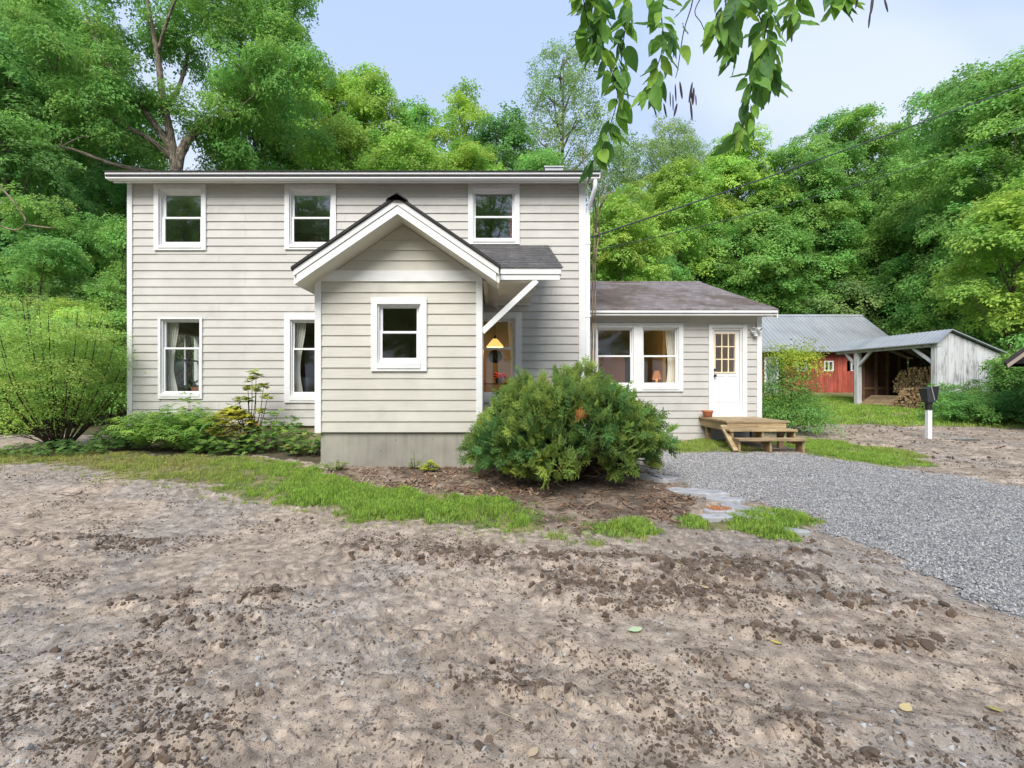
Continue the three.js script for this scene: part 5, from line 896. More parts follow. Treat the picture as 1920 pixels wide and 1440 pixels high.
const TREES = [
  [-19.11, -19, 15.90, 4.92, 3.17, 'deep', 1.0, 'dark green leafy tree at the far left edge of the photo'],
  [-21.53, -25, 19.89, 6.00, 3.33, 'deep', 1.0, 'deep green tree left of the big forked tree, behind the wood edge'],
  [-28.76, -31, 27.75, 16.04, 4.48, 'mid', 0.9, 'tall mid green tree rising at the top left corner'],
  [-21.78, -28, 19.30, 6.54, 2.96, 'mid', 1.0, 'green tree filling the gap just left of the house corner'],
  [-12.86, -26, 18.02, 10.22, 2.60, 'mid', 1.0, 'green tree right beside the forked tree, above the left half of the roof'],
  [-11.54, -31, 22.75, 13.28, 2.93, 'lime', 1.0, 'bright round tree above the roof between the two left upper windows'],
  [-8.62, -33, 23.65, 13.67, 3.12, 'lime', 1.0, 'bright green tree peaking left of the open sky gap'],
  [-7.92, -25, 15.58, 9.89, 2.22, 'lime', 1.0, 'low light green tree just above the roof left of the porch peak'],
  [-5.83, -35, 22.38, 14.02, 2.72, 'mid', 0.9, 'smaller tree stepping down at the left of the sky gap'],
  [-4.40, -24, 14.22, 9.55, 2.13, 'lime', 0.9, 'pale leafy tree just above the roof over the porch peak'],
  [-2.38, -34, 22.73, 13.66, 2.34, 'lime', 0.8, 'yellowish green narrow tree standing up in the sky gap'],
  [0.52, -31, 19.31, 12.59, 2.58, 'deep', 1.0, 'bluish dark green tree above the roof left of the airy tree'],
  [-1.11, -25, 14.06, 9.89, 2.08, 'lime', 1.0, 'low rounded tree just above the roof over the third upper window'],
  [2.17, -26, 14.12, 9.94, 1.73, 'mid', 1.0, 'small green tree just above the right end of the roof'],
  [4.67, -35, 26.66, 14.02, 3.69, 'olive', 0.45, 'tall airy tree with sky showing through, left of the hanging branch'],
  [10.44, -40, 22.48, 12.26, 3.56, 'olive', 0.55, 'thin greyish tree behind the right end of the house'],
  [15.87, -42, 24.83, 13.26, 4.43, 'olive', 0.6, 'sparse pale tree on the skyline under the hanging branch'],
  [6.81, -25, 11.97, 5.44, 2.64, 'lime', 1.0, 'bright spreading tree beside the right corner of the main house'],
  [13.22, -34, 17.44, 7.62, 3.59, 'lime', 1.0, 'yellow green tree above the left end of the low wing roof'],
  [19.12, -37, 21.32, 8.98, 3.91, 'lime', 1.0, 'bright green tree with its top just under the hanging leaf tips'],
  [17.94, -34, 13.66, 6.86, 3.97, 'mid', 1.0, 'layered green tree directly behind the low wing roof'],
  [21.97, -35, 19.39, 9.36, 3.31, 'mid', 1.0, 'mid green tree between the hanging leaves and the tall peak at right'],
  [27.01, -37, 23.17, 9.80, 3.91, 'mid', 1.0, 'tall peaked tree right of the hanging leaves on the skyline'],
  [22.81, -34.5, 16.53, 6.18, 3.83, 'mid', 1.0, 'full green tree above the ridge of the red barn'],
  [32.51, -38, 22.19, 10.03, 3.59, 'mid', 0.8, 'tree on the skyline in the dip right of the tall peak'],
  [26.64, -35, 14.80, 4.69, 4.28, 'mid', 1.0, 'broad green tree behind the right end of the barn roof'],
  [29.79, -31, 21.89, 8.46, 3.79, 'mid', 0.9, 'high tree rising to the right of the skyline dip'],
  [26.13, -24, 18.35, 6.89, 4.00, 'mid', 0.9, 'large light green tree at the right edge of the photo'],
  [27.73, -31, 15.00, 3.64, 3.96, 'mid', 1.0, 'wide drooping green tree behind the woodshed roof'],
  [21.56, -20, 10.21, 3.32, 2.44, 'lime', 1.0, 'bright yellow green tree low at the right edge'],
  [24.86, -25, 9.61, 2.39, 3.06, 'mid', 1.0, 'green tree behind the white end wall of the woodshed'],
  [23.28, -33, 8.91, 4.14, 2.75, 'pale', 0.9, 'small drooping pale tree just above the barn roof ridge'],
  [20.02, -34, 13.66, 6.11, 3.40, 'mid', 1.0, 'green tree filling the gap behind the left part of the barn ridge'],
  [8.83, -30, 11.23, 5.57, 3.00, 'mid', 1.0, 'leafy tree low behind the join of house and wing'],
  [28.90, -34, 11.02, 3.09, 3.40, 'mid', 1.0, 'green tree between the barn roof end and the woodshed'],
];
const BUSHES = [
  [-16.81, -17, 8.90, 4.56, 2.08, 'mid', 'tall leafy sapling clump at the left edge under the leafy tree'],
  [-15.90, -18, 8.34, 4.74, 1.90, 'mid', 'green sapling clump behind the bare dead vine'],
  [-13.60, -17, 7.58, 3.80, 1.51, 'mid', 'green sapling clump close to the left house corner'],
  [-14.67, -16, 5.80, 2.60, 1.78, 'pale', 'pale layered maple sapling below the bare dead vine'],
  [-14.58, -15, 6.37, 2.87, 1.58, 'mid', 'leafy sapling clump with pale leaves left of the bare broken stem'],
  [-13.00, -15.5, 6.10, 2.57, 1.46, 'mid', 'layered sapling beside the left corner of the house'],
  [-11.77, -13, 4.06, 1.53, 1.37, 'lime', 'bright bush behind the feathery shrub at left'],
  [-10.65, -13.5, 3.93, 1.23, 0.90, 'mid', 'green bush tucked beside the left wall of the house'],
  [-12.71, -12.5, 3.19, 0.97, 1.11, 'mid', 'green bush at the left edge behind the feathery shrub'],
  [17.25, -15, 3.37, 0.37, 1.25, 'mid', 'leafy bush under the dark roof corner at the right edge'],
  [18.74, -19.5, 3.28, 0.68, 1.30, 'mid', 'bush growing against the back of the woodshed end wall'],
];
for (const T of TREES) tree(T, { group: 'trees of the wood behind the buildings', leaf: T[5] === 'olive' ? fineSprays[0] : undefined });
for (const [x, z, top, base, R, key, label] of BUSHES) {
  const gy = profile(-z) - 0.1, t = thing('woodland_bush', label, 'bush', [x, gy, z], 0, 'bushes at the edge of the wood'), H = top - gy, lobes = [], st = [];
  for (let i = 0; i < 9; i++) { const a = i * 2.4, r = R * 0.62 * Math.sqrt(i / 9), lr = R * rr(0.4, 0.55), c = [Math.cos(a) * r, mix(lr * 0.5, H - lr * 0.8, (i % 3 + rr(0, 0.9)) / 3), Math.sin(a) * r]; lobes.push([...c, lr]); st.push(limb([[Math.cos(a) * 0.1, 0, Math.sin(a) * 0.1], [c[0] * 0.5, c[1] * 0.55, c[2] * 0.5], c], 0.035, 0.008, 5, 4)); }
  part('stems', st, darkBark, t);
  mass('foliage', sprays[1], leafMat, t, cloak(lobes, 4.2, 0.72, GREEN[key], -0.7));
}
// farther rows that close the wood: trees nobody could tell apart from here
for (let i = 0; i < 15; i++) { const x = -52 + i * 7.4 + rr(-1.5, 1.5), z = -rr(44, 52), Y = profile(-z); if (Math.abs(x / -z - 0.0) < 0.07) continue; tree([x, z, Y + rr(9, 11.5), Y + 2.5, rr(3.2, 4.2), pick(['mid', 'mid', 'lime']), 0.75, 'distant tree closing the gaps of the wood on the hillside'], { group: 'distant trees on the hillside' }); }
// understorey between the trunks at the foot of the hill
{
  const lobes = [];
  for (let i = 0; i < 46; i++) { const x = rr(-34, -9), z = -rr(19, 30); lobes.push([x, profile(-z) + rr(0.3, 2.2), z, rr(1.0, 1.7)]); }
  for (let i = 0; i < 70; i++) { const x = rr(3, 46), z = -rr(31.5, 40); lobes.push([x, profile(-z) + rr(0.3, 2.4), z, rr(1.1, 1.9)]); }
  for (let i = 0; i < 26; i++) { const x = rr(22, 34), z = -rr(17, 31); lobes.push([x, profile(-z) + rr(0.3, 2), z, rr(1.0, 1.7)]); }
  mass('undergrowth', sprays[0], leafMat, scene, cloak(lobes, 1.6, 1.0, GREEN.mid, -0.2), 'green undergrowth between the trees of the wood', 'undergrowth');
}
// trees behind the photographer, which the upper panes mirror
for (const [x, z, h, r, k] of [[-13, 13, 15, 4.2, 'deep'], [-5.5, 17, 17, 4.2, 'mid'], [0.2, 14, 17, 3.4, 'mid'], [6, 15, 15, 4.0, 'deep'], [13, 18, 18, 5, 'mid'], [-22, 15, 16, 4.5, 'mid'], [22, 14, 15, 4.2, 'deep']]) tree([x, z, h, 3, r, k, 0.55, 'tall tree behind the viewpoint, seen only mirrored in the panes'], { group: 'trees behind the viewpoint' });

// ---- the big forked tree behind the left end of the roof
{
  const t = thing('forked_tree', 'large tree with pale forked trunk and spreading limbs above the left roof end', 'tree', [-13.9, 0.4, -21], 0);
  const P = (px, py, dz = 0) => [(px - 330) * 0.02333, (723.8 - py) * 0.02333 + 1.05, dz];       // sketch units of 23 mm, base at the trunk's foot
  const L = [], main = [P(345, 750), P(338, 480), P(330, 300, 0.1), P(322, 250, 0.1), P(312, 190, 0.2), P(305, 110, 0.3), P(290, 20, 0.4), P(283, -60, 0.4)];
  L.push(limb(main, 0.38, 0.05, 12, 24));
  const arms = [[[P(333, 330), P(326, 285, 0.1), P(290, 225, 0.4), P(258, 185, 0.7), P(228, 130, 1.0), P(205, 60, 1.2), P(190, -20, 1.2)], 0.24], [[P(333, 345), P(336, 295, 0), P(354, 250, -0.2), P(380, 222, -0.4), P(430, 203, -0.6), P(443, 160, -0.6), P(460, 90, -0.7), P(492, 10, -0.8), P(500, -50, -0.8)], 0.27], [[P(328, 300), P(300, 275, 0.8), P(268, 262, 1.3), P(236, 250, 1.8), P(190, 200, 2.2)], 0.17], [[P(316, 200), P(318, 130, -0.8), P(322, 60, -1.2), P(330, -40, -1.4)], 0.14], [[P(258, 185, 0.7), P(215, 165, 1.2), P(170, 120, 1.6), P(130, 60, 1.8)], 0.11], [[P(445, 155, -0.6), P(480, 130, -0.2), P(520, 90, 0), P(548, 40, 0)], 0.10], [[P(305, 110, 0.3), P(340, 70, 0.9), P(380, 20, 1.4), P(400, -40, 1.5)], 0.1], [[P(460, 95, -0.7), P(420, 60, -1.2), P(395, 10, -1.4)], 0.08], [[P(330, 330), P(270, 340, 1.6), P(215, 330, 2.6), P(150, 350, 3.2)], 0.15], [[P(395, 215, -0.4), P(450, 215, 0.3), P(500, 190, 0.7), P(545, 170, 0.9)], 0.1]];
  for (const [p, r] of arms) L.push(limb(p, r * 0.85, r * 0.13, 8, 16));
  const lobes = [], add = (p, r, ky = 0.6) => { lobes.push([...p, r, ky]); };
  for (const [p] of arms) for (let i = 2; i < p.length; i++) for (let k = 0; k < 3; k++) { const c = [p[i][0] + rr(-1.2, 1.2), p[i][1] + rr(-0.5, 1.0), p[i][2] + rr(-1.5, 1.2)]; add(c, rr(0.55, 0.95)); L.push(limb([p[i], [(p[i][0] + c[0]) / 2 + rr(-0.2, 0.2), (p[i][1] + c[1]) / 2 + 0.15, (p[i][2] + c[2]) / 2], c], 0.035, 0.012, 5, 4)); }
  for (const q of [[120, 60], [150, 20], [230, 10], [270, -20], [350, -10], [420, 0], [460, 40], [520, 20], [545, 60], [530, 110], [500, 150], [480, 210], [540, 180], [150, 110], [110, 130], [190, 90], [250, 70], [330, 60], [360, 110], [400, 90], [380, 260], [430, 270], [410, 300], [360, 300], [180, 170], [130, 200], [200, 220], [250, 300], [560, 220]]) add(P(q[0] + rr(-12, 12), q[1] + rr(-12, 12), rr(-2.2, 0.6)), rr(0.8, 1.2));
  part('trunk', L, paleBark, t);
  mass('crown', airySpray, leafMat, t, cloak(lobes, 2.7, 0.9, [0.255, 0.475, 0.105], -0.6, 0.6));
}
{ // bare broken stems standing out of the bushes at left
  const s = thing('dead_stems', 'bare curved dead vine and broken stem over the bushes at left', 'dead stems', [-13.2, 0.5, -13.6]);
  const P = (px, py) => [(px - 55) * 0.0151, (722 - py) * 0.0151 + 1.0, 0.9];
  part('vine', limb([P(-10, 328), P(40, 350), P(75, 385), P(100, 415), P(110, 438), P(96, 450), P(60, 443), P(20, 440)], 0.026, 0.016, 7, 40), deadWood, s);
  part('twig', limb([P(108, 441), P(140, 445), P(165, 447)], 0.025, 0.012, 6), deadWood, s);
  part('broken_stem', limb([P(36, 640), P(34, 470), P(28, 410), P(22, 380)], 0.05, 0.03, 8), std(0.36, 0.22, 0.15, 0.95, { map: barkMap }), s);
}
{ // bare climbing stems beside the downspout
  const s = thing('climbing_stems', 'bare pale vine stems climbing beside the downspout at the right corner', 'vine', [2.05, 0.3, -10.05]);
  const L = []; for (const k of [[[0, 0, 0], [0.02, 2, 0], [0.06, 4.2, 0], [0.2, 5.3, -0.1], [0.35, 5.9, -0.3]], [[0.04, 0, 0], [0.08, 3, 0.02], [0.05, 4.4, 0.05], [-0.02, 5.6, 0.0], [-0.12, 6.4, -0.9]], [[0.06, 3.6, 0], [0.16, 4.4, 0], [0.2, 5.0, 0], [0.34, 5.4, -0.1], [0.5, 5.7, -0.2]], [[0.1, 4.4, 0], [0.12, 5.1, -0.2], [0.0, 6.2, -0.8], [0.15, 6.9, -1.2]], [[0.18, 4.9, 0], [0.36, 5.2, 0.05], [0.55, 5.25, 0]]]) L.push(limb(k, 0.022, 0.007, 6, 16));
  part('stems', L, deadWood, s);
}
// ---- yew by the porch: feathery needle sprays
function needles(n, len, L, W) { const g = new Geo(); for (const [dx, dz, s] of [[0, 0, 1], [0.35, 0.1, 0.75], [-0.35, 0.05, 0.75], [0.1, -0.35, 0.6]]) for (let i = 0; i < n * s; i++) { const t = i / (n * s), y = 0.06 + t * len * s, k = i % 2 ? 1 : -1, a = rr(-0.5, 0.5); kite(g, [dx * t * len, y, dz * t * len - 0.1 * t * t * len], [k * Math.cos(a), rr(0.2, 0.7), Math.sin(a)], [0, 0.3, 1], L * rr(0.7, 1.2), W); } return g.get(); }
const yewSpray = needles(16, 0.16, 0.055, 0.018);
{
  const t = thing('yew_shrub', 'large dark green yew bush between the porch and the drive', 'shrub', [1.08, 0.12, -6.95]); t.scale.set(0.92, 1.07, 0.95);
  // clumps of shoots stand on an uneven shell with gaps between them
  const lobes = [], list = [], peak = (x) => 1.14 + 0.33 * Math.exp(-((x - 0.42) ** 2) / 0.42) + 0.1 * Math.exp(-((x + 0.75) ** 2) / 0.1);
  for (let i = 0; i < 70; i++) {
    const u = (i + 0.5) / 70, a = i * 2.39996, el = Math.asin(mix(-0.18, 0.98, u)), k = rr(0.7, 1.08), x = Math.cos(a) * Math.cos(el) * 1.32 * k, z = Math.sin(a) * Math.cos(el) * 1.05 * k;
    const y = 0.42 + Math.sin(el) * (peak(x) - 0.55) * k; if (y < 0.5 && x > 0.25 && z > 0.1 && rnd() < 0.75) continue;
    lobes.push([x, Math.max(0.16, y), z, rr(0.17, 0.32)]);
  }
  for (const [cx, cy, cz, r] of lobes) {
    const n = Math.round(900 * r * r) + 14, lc = rr(0.0, 1.0), out = new THREE.Vector3(cx / 1.3, (cy - 0.35) * 0.8, cz).normalize();
    for (let i = 0; i < n; i++) {
      const d = outward(-0.8), k = rr(0.35, 1.05), dir = out.clone().multiplyScalar(0.9).addScaledVector(d, 0.8).add(new THREE.Vector3(0, rr(-0.35, 0.45), 0)).normalize(), dead = rnd() < 0.0012;
      const p = [cx + d.x * r * k, Math.max(0.05, cy + d.y * r * k * 0.8), cz + d.z * r * k], f = clamp(lc * 0.65 + rr(-0.2, 0.45));
      list.push({ p, q: qUp(dir, rr(0, 6.3)), s: rr(0.55, 1.1), c: dead ? tint([0.45, 0.19, 0.07], rr(0.8, 1.2)) : tint([mix(0.08, 0.31, f), mix(0.20, 0.41, f), mix(0.055, 0.075, f)], rr(0.75, 1.25), rr(-0.1, 0.15)) });
    }
  }
  for (let i = 0; i < 26; i++) { const l = pick(lobes), d = new THREE.Vector3(l[0] / 1.3, l[1] * 0.9, l[2]).normalize(), c = rr(0.7, 1.2); for (let k = 0; k < 4; k++) list.push({ p: [l[0] + d.x * (l[3] + k * 0.05), l[1] + d.y * (l[3] * 0.8 + k * 0.06), l[2] + d.z * (l[3] + k * 0.05)], q: qUp(d.clone().add(new THREE.Vector3(rr(-0.3, 0.3), 0.4, rr(-0.3, 0.3))).normalize(), rr(0, 6)), s: 0.75 - k * 0.1, c: tint([0.22, 0.36, 0.07], c) }); }
  for (const [a, b, c] of [[0.06, 0.92, 0.98], [0.95, 0.85, 0.62]]) for (let i = 0; i < 3; i++) list.push({ p: [a + rr(-0.1, 0.1), b + rr(-0.1, 0.1), c + rr(-0.05, 0.08)], q: qUp(outward(-0.2), rr(0, 6)), s: 0.8, c: tint([0.55, 0.24, 0.08], rr(0.8, 1.2)) });
  mass('foliage', yewSpray, waxyLeaf, t, list);
  const st = []; for (let i = 0; i < 60; i++) { const a = i * 2.4, l = lobes[i % lobes.length]; st.push(limb([[Math.cos(a) * 0.1, 0, Math.sin(a) * 0.1], [l[0] * 0.5 + rr(-0.1, 0.1), l[1] * 0.35, l[2] * 0.5], [l[0], l[1], l[2]]], 0.035, 0.01, 6, 6)); }
  for (let i = 0; i < 26; i++) { const a = rr(-1.2, 1.2), x1 = rr(0.1, 1.35), z1 = rr(0.2, 1.0); st.push(limb([[0.05, 0.05, 0], [x1 * 0.5, rr(0.1, 0.35), z1 * 0.5], [x1, rr(0.12, 0.4), z1 * 0.9]], 0.018, 0.005, 5, 5)); }
  part('stems', st, darkBark, t);
}
// ---- feathery shrub at left: many stems, layered sprays
const smallSpray = spray(70, 0.055, 0.028, 0.3, 0.05);
{
  const t = thing('feathery_shrub', 'tall feathery yellow green shrub with many stems left of the house', 'shrub', [-8.55, 0.2, -9.45]);
  const st = [], list = [];
  for (let i = 0; i < 34; i++) {
    const a = i * 2.4 + rr(-0.3, 0.3), f = Math.sqrt((i + 0.5) / 34), H = rr(2.1, 3.35) * (1 - 0.3 * f * f), R = 1.42 * f, p = [[Math.cos(a) * 0.07, 0, Math.sin(a) * 0.07], [Math.cos(a) * R * 0.42, H * 0.3, Math.sin(a) * R * 0.42], [Math.cos(a) * R * 0.8, H * 0.66, Math.sin(a) * R * 0.8], [Math.cos(a) * R, H, Math.sin(a) * R]];
    st.push(limb(p, 0.022, 0.005, 5, 8)); const cv = new THREE.CatmullRomCurve3(p.map((q) => new THREE.Vector3(...q)));
    for (let k = 0; k < 21; k++) { const u = 0.3 + 0.7 * Math.pow(rnd(), 0.75), q = cv.getPoint(u), w = 0.34 * (1.15 - u * 0.7), b = rr(0, 6.3); list.push({ p: [q.x + Math.cos(b) * w * rnd(), q.y + rr(-0.1, 0.14), q.z + Math.sin(b) * w * rnd()], q: qUp(new THREE.Vector3(rr(-0.35, 0.35), 1, rr(-0.35, 0.35)).normalize(), rr(0, 6.3)), s: rr(0.55, 1.05), c: tint([0.38, 0.56, 0.12], rr(0.7, 1.25), rr(-0.2, 0.2)) }); }
  }
  for (let i = 0; i < 26; i++) { const x = rr(-1.2, 0.2), a = rr(-0.6, 0.9); st.push(limb([[0.02, 0.05, 0.02], [x * 0.5, rr(0.25, 0.45), a * 0.4], [x, rr(0.3, 0.9), a]], 0.012, 0.003, 5, 5)); }
  part('stems', st, darkBark, t); mass('foliage', smallSpray, leafMat, t, list);
}
// ---- rhododendron and perennials along the wall
function whorl(n, L, W, up) { const g = new Geo(); for (let i = 0; i < n; i++) { const a = i / n * 6.283 + rr(-0.2, 0.2), u = up * rr(0.4, 1.4); kite(g, [0, 0, 0], [Math.cos(a), u, Math.sin(a)], [-Math.cos(a) * u, 1, -Math.sin(a) * u], L * rr(0.75, 1.15), W, 0.12); } return g.get(); }
const whorlGeo = whorl(9, 0.10, 0.034, 0.45), fernGeo = (() => { const g = new Geo(); for (let f = 0; f < 7; f++) { const a = f / 7 * 6.283, c = Math.cos(a), s = Math.sin(a); for (let i = 1; i < 13; i++) { const t = i / 13, x = t * 0.42, y = 0.42 * Math.sin(t * 2.2), w = 0.12 * Math.sin(Math.PI * (0.15 + 0.85 * t)); for (const k of [-1, 1]) kite(g, [c * x, y, s * x], [c * 0.5 - s * k, 0, s * 0.5 + c * k], [0, 1, 0], w, 0.024); } } return g.get(); })();
const whorlMass = (t, name, spots, geo, m, s0, s1) => mass(name, geo, m, t, spots.map(([x, y, z, c]) => ({ p: [x, y, z], q: qUp(new THREE.Vector3(rr(-0.35, 0.35), 1, rr(-0.1, 0.5)).normalize(), rr(0, 6.3)), s: rr(s0, s1), c: tint(c, rr(0.75, 1.25)) })));
{
  const t = thing('rhododendron', 'yellow leaved rhododendron with a leggy top below the siding', 'shrub', [-4.85, 0.22, -9.25]), st = [], sp = [];
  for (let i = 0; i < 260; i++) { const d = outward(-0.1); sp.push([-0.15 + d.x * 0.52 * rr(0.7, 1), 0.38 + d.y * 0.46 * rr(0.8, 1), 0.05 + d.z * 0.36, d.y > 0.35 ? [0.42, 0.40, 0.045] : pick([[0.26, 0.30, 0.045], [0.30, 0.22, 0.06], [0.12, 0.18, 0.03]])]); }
  for (const [x, y] of [[-0.05, 0.98], [-0.15, 0.86], [0.12, 1.22], [0.28, 1.20], [0.42, 1.24], [0.2, 1.38], [0.28, 1.5], [0.05, 0.72], [0.12, 1.0], [-0.28, 0.78], [0.5, 1.05], [0.4, 0.78]]) { for (let k = 0; k < 9; k++) sp.push([x + rr(-0.07, 0.07), y + rr(-0.05, 0.05), rr(-0.08, 0.1), pick([[0.34, 0.38, 0.05], [0.28, 0.34, 0.05]])]); st.push(limb([[rr(-0.05, 0.1), 0.05, 0], [x * 0.6 + 0.08, y * 0.5, 0.02], [x, y, 0]], 0.012, 0.005, 5, 6)); }
  part('stems', st, darkBark, t); whorlMass(t, 'foliage', sp, whorlGeo, waxyLeaf, 0.65, 1.15);
}
{
  const bed = (name, label, x, z, w, h, n, cols, geo, s0, s1) => { const t = thing(name, label, 'plant', [x, ground(x, z), z]), sp = []; for (let i = 0; i < n; i++) { const a = rr(0, 6.3), r = Math.sqrt(rnd()); sp.push([Math.cos(a) * r * w, 0.03 + h * rnd() * (1 - r * r * 0.6), Math.sin(a) * r * w * 0.5, pick(cols)]); } const st = []; for (let i = 0; i < 8; i++) { const q = sp[i]; st.push(limb([[q[0] * 0.5, -0.02, q[2] * 0.5], [q[0] * 0.8, q[1] * 0.6, q[2] * 0.8], [q[0], q[1], q[2]]], 0.006, 0.003, 4, 4)); } part('stems', st, darkBark, t); whorlMass(t, 'foliage', sp, geo, leafMat, s0, s1); };
  const G1 = [[0.24, 0.40, 0.06], [0.16, 0.33, 0.05], [0.28, 0.43, 0.07]], G2 = [[0.12, 0.25, 0.055], [0.17, 0.30, 0.06]], G3 = [[0.22, 0.32, 0.07], [0.34, 0.38, 0.09]];
  bed('fern_clump', 'bright fern clump left of the far left lower window', -6.55, -9.3, 0.5, 0.32, 20, G1, fernGeo, 0.8, 1.3);
  bed('fern_clump', 'feathery fern clump under the far left lower window', -5.85, -9.2, 0.45, 0.42, 22, G1, fernGeo, 0.8, 1.3);
  bed('perennial_clump', 'tall leafy perennial stalks under the far left lower window', -6.1, -9.55, 0.6, 1.1, 150, G1, whorlGeo, 0.5, 0.9);
  bed('perennial_clump', 'dark green perennial clump at the house corner', -7.35, -9.4, 0.6, 0.38, 120, G2, whorlGeo, 0.7, 1.1);
  bed('perennial_clump', 'green leafy clump at the foot of the rhododendron', -5.0, -8.98, 0.75, 0.46, 220, [...G2, ...G1], whorlGeo, 0.6, 1.0);
  bed('perennial_clump', 'green leafy clump right of the rhododendron', -4.15, -9.2, 0.6, 0.8, 230, [...G2, ...G1], whorlGeo, 0.6, 1.0);
  bed('perennial_clump', 'low mixed plants beside the porch foundation', -3.4, -8.8, 0.45, 0.4, 130, [...G2, ...G3], whorlGeo, 0.6, 1.0);
  bed('weed_clump', 'low green plants in front of the feathery shrub', -8.2, -8.9, 0.95, 0.22, 150, G2, whorlGeo, 0.6, 1.0);
  bed('weed_clump', 'weeds between the feathery shrub and the house corner', -7.7, -9.9, 0.5, 0.5, 110, [...G1, ...G3], whorlGeo, 0.6, 1.0);
  bed('lime_plant', 'small lime green plant in front of the porch foundation', -0.98, -7.4, 0.14, 0.16, 26, [[0.42, 0.46, 0.03], [0.34, 0.42, 0.04]], whorlGeo, 0.5, 0.8);
  bed('weed_clump', 'sparse weeds at the left end of the porch foundation', -2.5, -7.55, 0.22, 0.16, 22, G3, whorlGeo, 0.4, 0.7);
  bed('weed_clump', 'small sprigs at the middle of the porch foundation', -1.25, -7.62, 0.12, 0.3, 12, G3, whorlGeo, 0.3, 0.5);
}
{ // bush at the right corner of the low wing
  const t = thing('corner_shrub', 'mixed green bush with lime top at the right end of the low wing', 'shrub', [7.12, 0.28, -11.7]), st = [], lobes = [[-0.5, 0.5, 0.1, 0.5], [0.1, 0.55, 0.2, 0.55], [0.6, 0.45, 0, 0.36], [-0.55, 1.05, 0, 0.48], [0.15, 1.15, 0, 0.5], [0.55, 0.9, -0.1, 0.36], [-0.4, 1.55, -0.1, 0.32], [0.25, 1.6, 0, 0.3], [0.8, 0.3, 0.1, 0.26], [-0.75, 0.6, -0.2, 0.4]];
  mass('foliage', smallSpray, leafMat, t, cloak(lobes.map(([a, b, c, d]) => [a * 0.9, b, c, d * 0.85]), 15, 0.95, [0.20, 0.39, 0.085], -0.7));
  mass('lime_top', smallSpray, leafMat, t, cloak([[0.05, 1.9, 0.1, 0.26], [0.25, 1.75, 0.15, 0.25], [0.5, 2.0, 0, 0.16], [-0.6, 2.0, 0, 0.13]], 26, 1.0, [0.40, 0.50, 0.06], -0.5));
  for (const l of lobes) st.push(limb([[rr(-0.1, 0.1), 0, 0], [l[0] * 0.5, l[1] * 0.5, l[2]], [l[0], l[1], l[2]]], 0.02, 0.006, 5, 5)); part('stems', st, darkBark, t);
}
{ // weeds along the woodshed end wall
  const lobes = []; for (let i = 0; i < 60; i++) { const z = -rr(13.4, 17.0), x = -z * (0.955 + 0.45 * Math.pow(rnd(), 1.3)), q = smooth(14.4, 18, x); lobes.push([x, profile(-z) + rr(0.1, 0.35 + 0.75 * q), z, rr(0.35, 0.65)]); }
  mass('weeds', sprays[0], leafMat, scene, cloak(lobes, 5, 0.5, [0.20, 0.41, 0.085], -0.3), 'thick green weeds along the white woodshed wall at right', 'weeds');
}
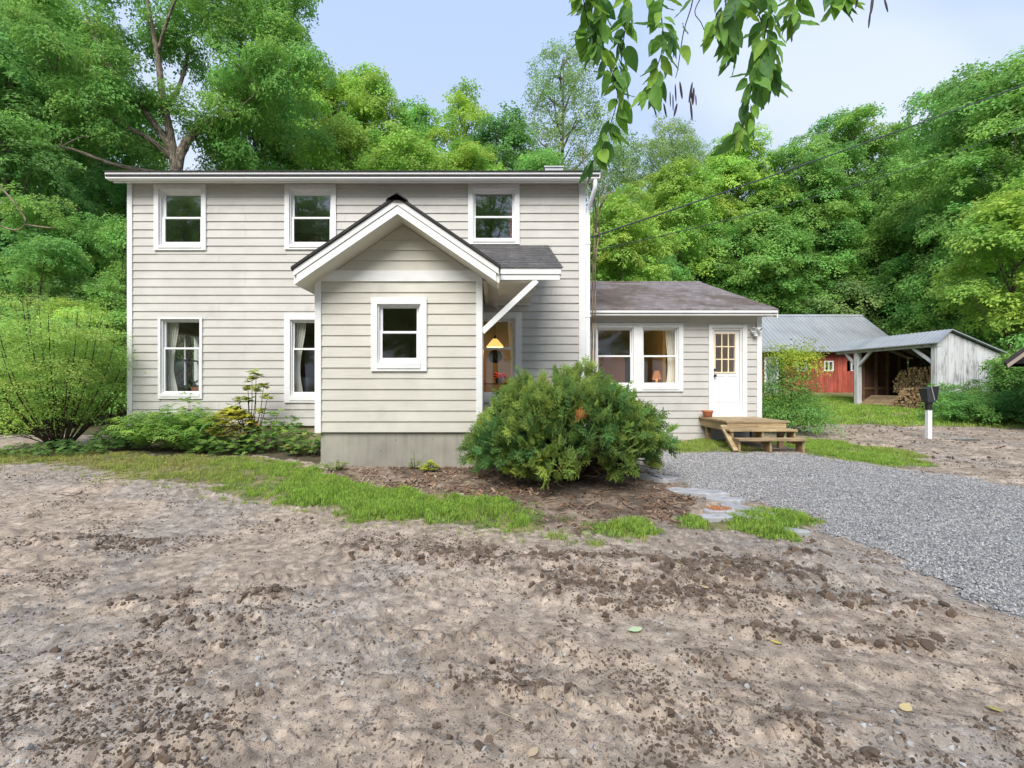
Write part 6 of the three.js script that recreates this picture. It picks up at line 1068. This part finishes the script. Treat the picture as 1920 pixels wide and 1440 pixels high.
// ---- leafy twigs hanging into the top of the view
{
  const t = thing('hanging_branch', 'leafy twigs with dark seed pods hanging in from the top edge', 'branch', [0, 0, 0]);
  const ov = (w, curl, twist) => { const rows = 9, pos = [], idx = [], uv = []; for (let j = 0; j <= rows; j++) { const v = j / rows, hw = w * Math.pow(Math.sin(Math.PI * Math.pow(v, 0.8)), 0.85) * (1 - 0.25 * v), y = -v, tw = twist * (v - 0.3); for (const k of [-1, -0.5, 0, 0.5, 1]) { const x = k * hw, z = Math.abs(k) * hw * 0.45 + curl * v * v + 0.02 * Math.sin(v * 20 + k * 3); pos.push(x * Math.cos(tw) - z * Math.sin(tw), y, x * Math.sin(tw) + z * Math.cos(tw)); uv.push(k, v); } } for (let j = 0; j < rows; j++) for (let i = 0; i < 4; i++) { const a = j * 5 + i; idx.push(a, a + 5, a + 1, a + 1, a + 5, a + 6); } const g = new THREE.BufferGeometry(); g.setAttribute('position', new THREE.Float32BufferAttribute(pos, 3)); g.setAttribute('uv', new THREE.Float32BufferAttribute(uv, 2)); g.setIndex(idx); g.computeVertexNormals(); return g; };
  const shapes = [ov(0.23, 0.25, 0.3), ov(0.27, -0.2, -0.4), ov(0.2, 0.4, 0.8), ov(0.25, 0.1, -0.9)];
  const cols = [[0.15, 0.34, 0.045], [0.115, 0.27, 0.05], [0.19, 0.39, 0.045], [0.095, 0.225, 0.055], [0.25, 0.43, 0.05]].map((c) => leafy({ color: new THREE.Color().setRGB(...c), transmission: 0.4, clearcoat: 0.25, clearcoatRoughness: 0.45 }));
  const TW = [[[0.421, 3.452], [0.427, 3.319], [0.467, 3.185], [0.515, 3.079]], [[0.56, 3.452], [0.552, 3.345], [0.6, 3.185], [0.64, 2.999], [0.613, 2.865], [0.56, 2.745], [0.52, 2.665]], [[0.787, 3.452], [0.792, 3.239], [0.8, 3.105], [0.773, 2.985], [0.733, 2.892]], [[1.0, 3.452], [0.952, 3.265], [0.941, 3.105], [0.92, 3.052]], [[1.053, 3.452], [1.075, 3.372], [1.107, 3.305]], [[1.173, 3.452], [1.147, 3.292], [1.08, 3.265], [1.048, 3.159]], [[1.373, 3.452], [1.333, 3.239], [1.307, 3.132], [1.267, 3.025], [1.253, 2.919], [1.24, 2.812], [1.192, 2.692]], [[1.373, 3.372], [1.427, 3.159], [1.459, 3.079]], [[1.533, 3.452], [1.56, 3.385]], [[1.725, 3.452], [1.741, 3.42]], [[1.8, 3.452], [1.792, 3.399]], [[0.707, 3.452], [0.693, 3.345], [0.675, 3.185], [0.659, 3.105]], [[1.227, 3.452], [1.24, 3.345], [1.267, 3.239]], [[0.493, 3.452], [0.48, 3.265], [0.499, 3.132]]];
  const podTwigs = [3, 10], bareTwigs = [4];
  TW.forEach((p2, n) => {
    const dz = -2.4 + rr(-0.16, 0.16), P = p2.map(([x, y], i) => [x, y, dz + rr(-0.03, 0.03)]); P.unshift([P[0][0] + rr(-0.1, 0.1), 3.62, dz]); P.unshift([P[0][0] + rr(-0.1, 0.1), 3.80, dz + rr(0, 0.1)]);
    part('twig', limb(P, 0.005, 0.0018, 5, 20), darkBark, t);
    if (bareTwigs.includes(n)) return;
    const cv = new THREE.CatmullRomCurve3(P.map((q) => new THREE.Vector3(...q)));
    if (podTwigs.includes(n)) { for (let i = 0; i < (n === 3 ? 15 : 4); i++) { const q = cv.getPoint(rr(0.86, 1)), x = q.x + rr(-0.09, 0.09), y = q.y - rr(0.0, 0.14), L = rr(0.07, 0.11), b = rr(-0.03, 0.03); part('seed_pod', new THREE.SphereGeometry(1, 7, 8).scale(0.0065, L / 2, 0.003).translate(0, -L / 2, 0).rotateZ(rr(-0.35, 0.35)).rotateY(rr(0, 6)).translate(x, y, q.z + b), std(0.045, 0.028, 0.03, 0.7), t); } if (n === 3) { for (const f of [0.42, 0.55, 0.66]) leafAt(cv.getPoint(f)); } return; }
    const len = cv.getLength(), k = Math.max(3, Math.round(len / 0.019));
    for (let i = 0; i < k; i++) { const u = 0.12 + 0.88 * (i + 0.5) / k, q = cv.getPoint(Math.min(1, u)); if (q.y < 3.62) leafAt(q); }
  });
  function leafAt(q) {
    const L = rr(0.08, 0.145), o = part('leaf', pick(shapes), pick(cols), t), a = rr(-0.75, 0.75), off = Math.sign(a) * rr(0.004, 0.02);
    o.position.set(q.x + off, q.y, q.z + rr(-0.04, 0.04)); o.scale.set(L * rr(0.8, 1.15), L, L * 0.8); o.rotation.set(rr(-0.5, 0.5), rr(-1.2, 1.2), a, 'ZYX');
  }
  part('bough', limb([[0.3, 3.86, -2.35], [0.8, 3.83, -2.42], [1.4, 3.84, -2.35], [2.0, 3.95, -2.2], [3.2, 4.4, -1.2], [4.5, 4.2, 0.8]], 0.012, 0.05, 7, 20), darkBark, t);
}
scene.traverse((o) => { if (o.isMesh) { o.castShadow = true; o.receiveShadow = true; } });
renderer.render(scene, camera);
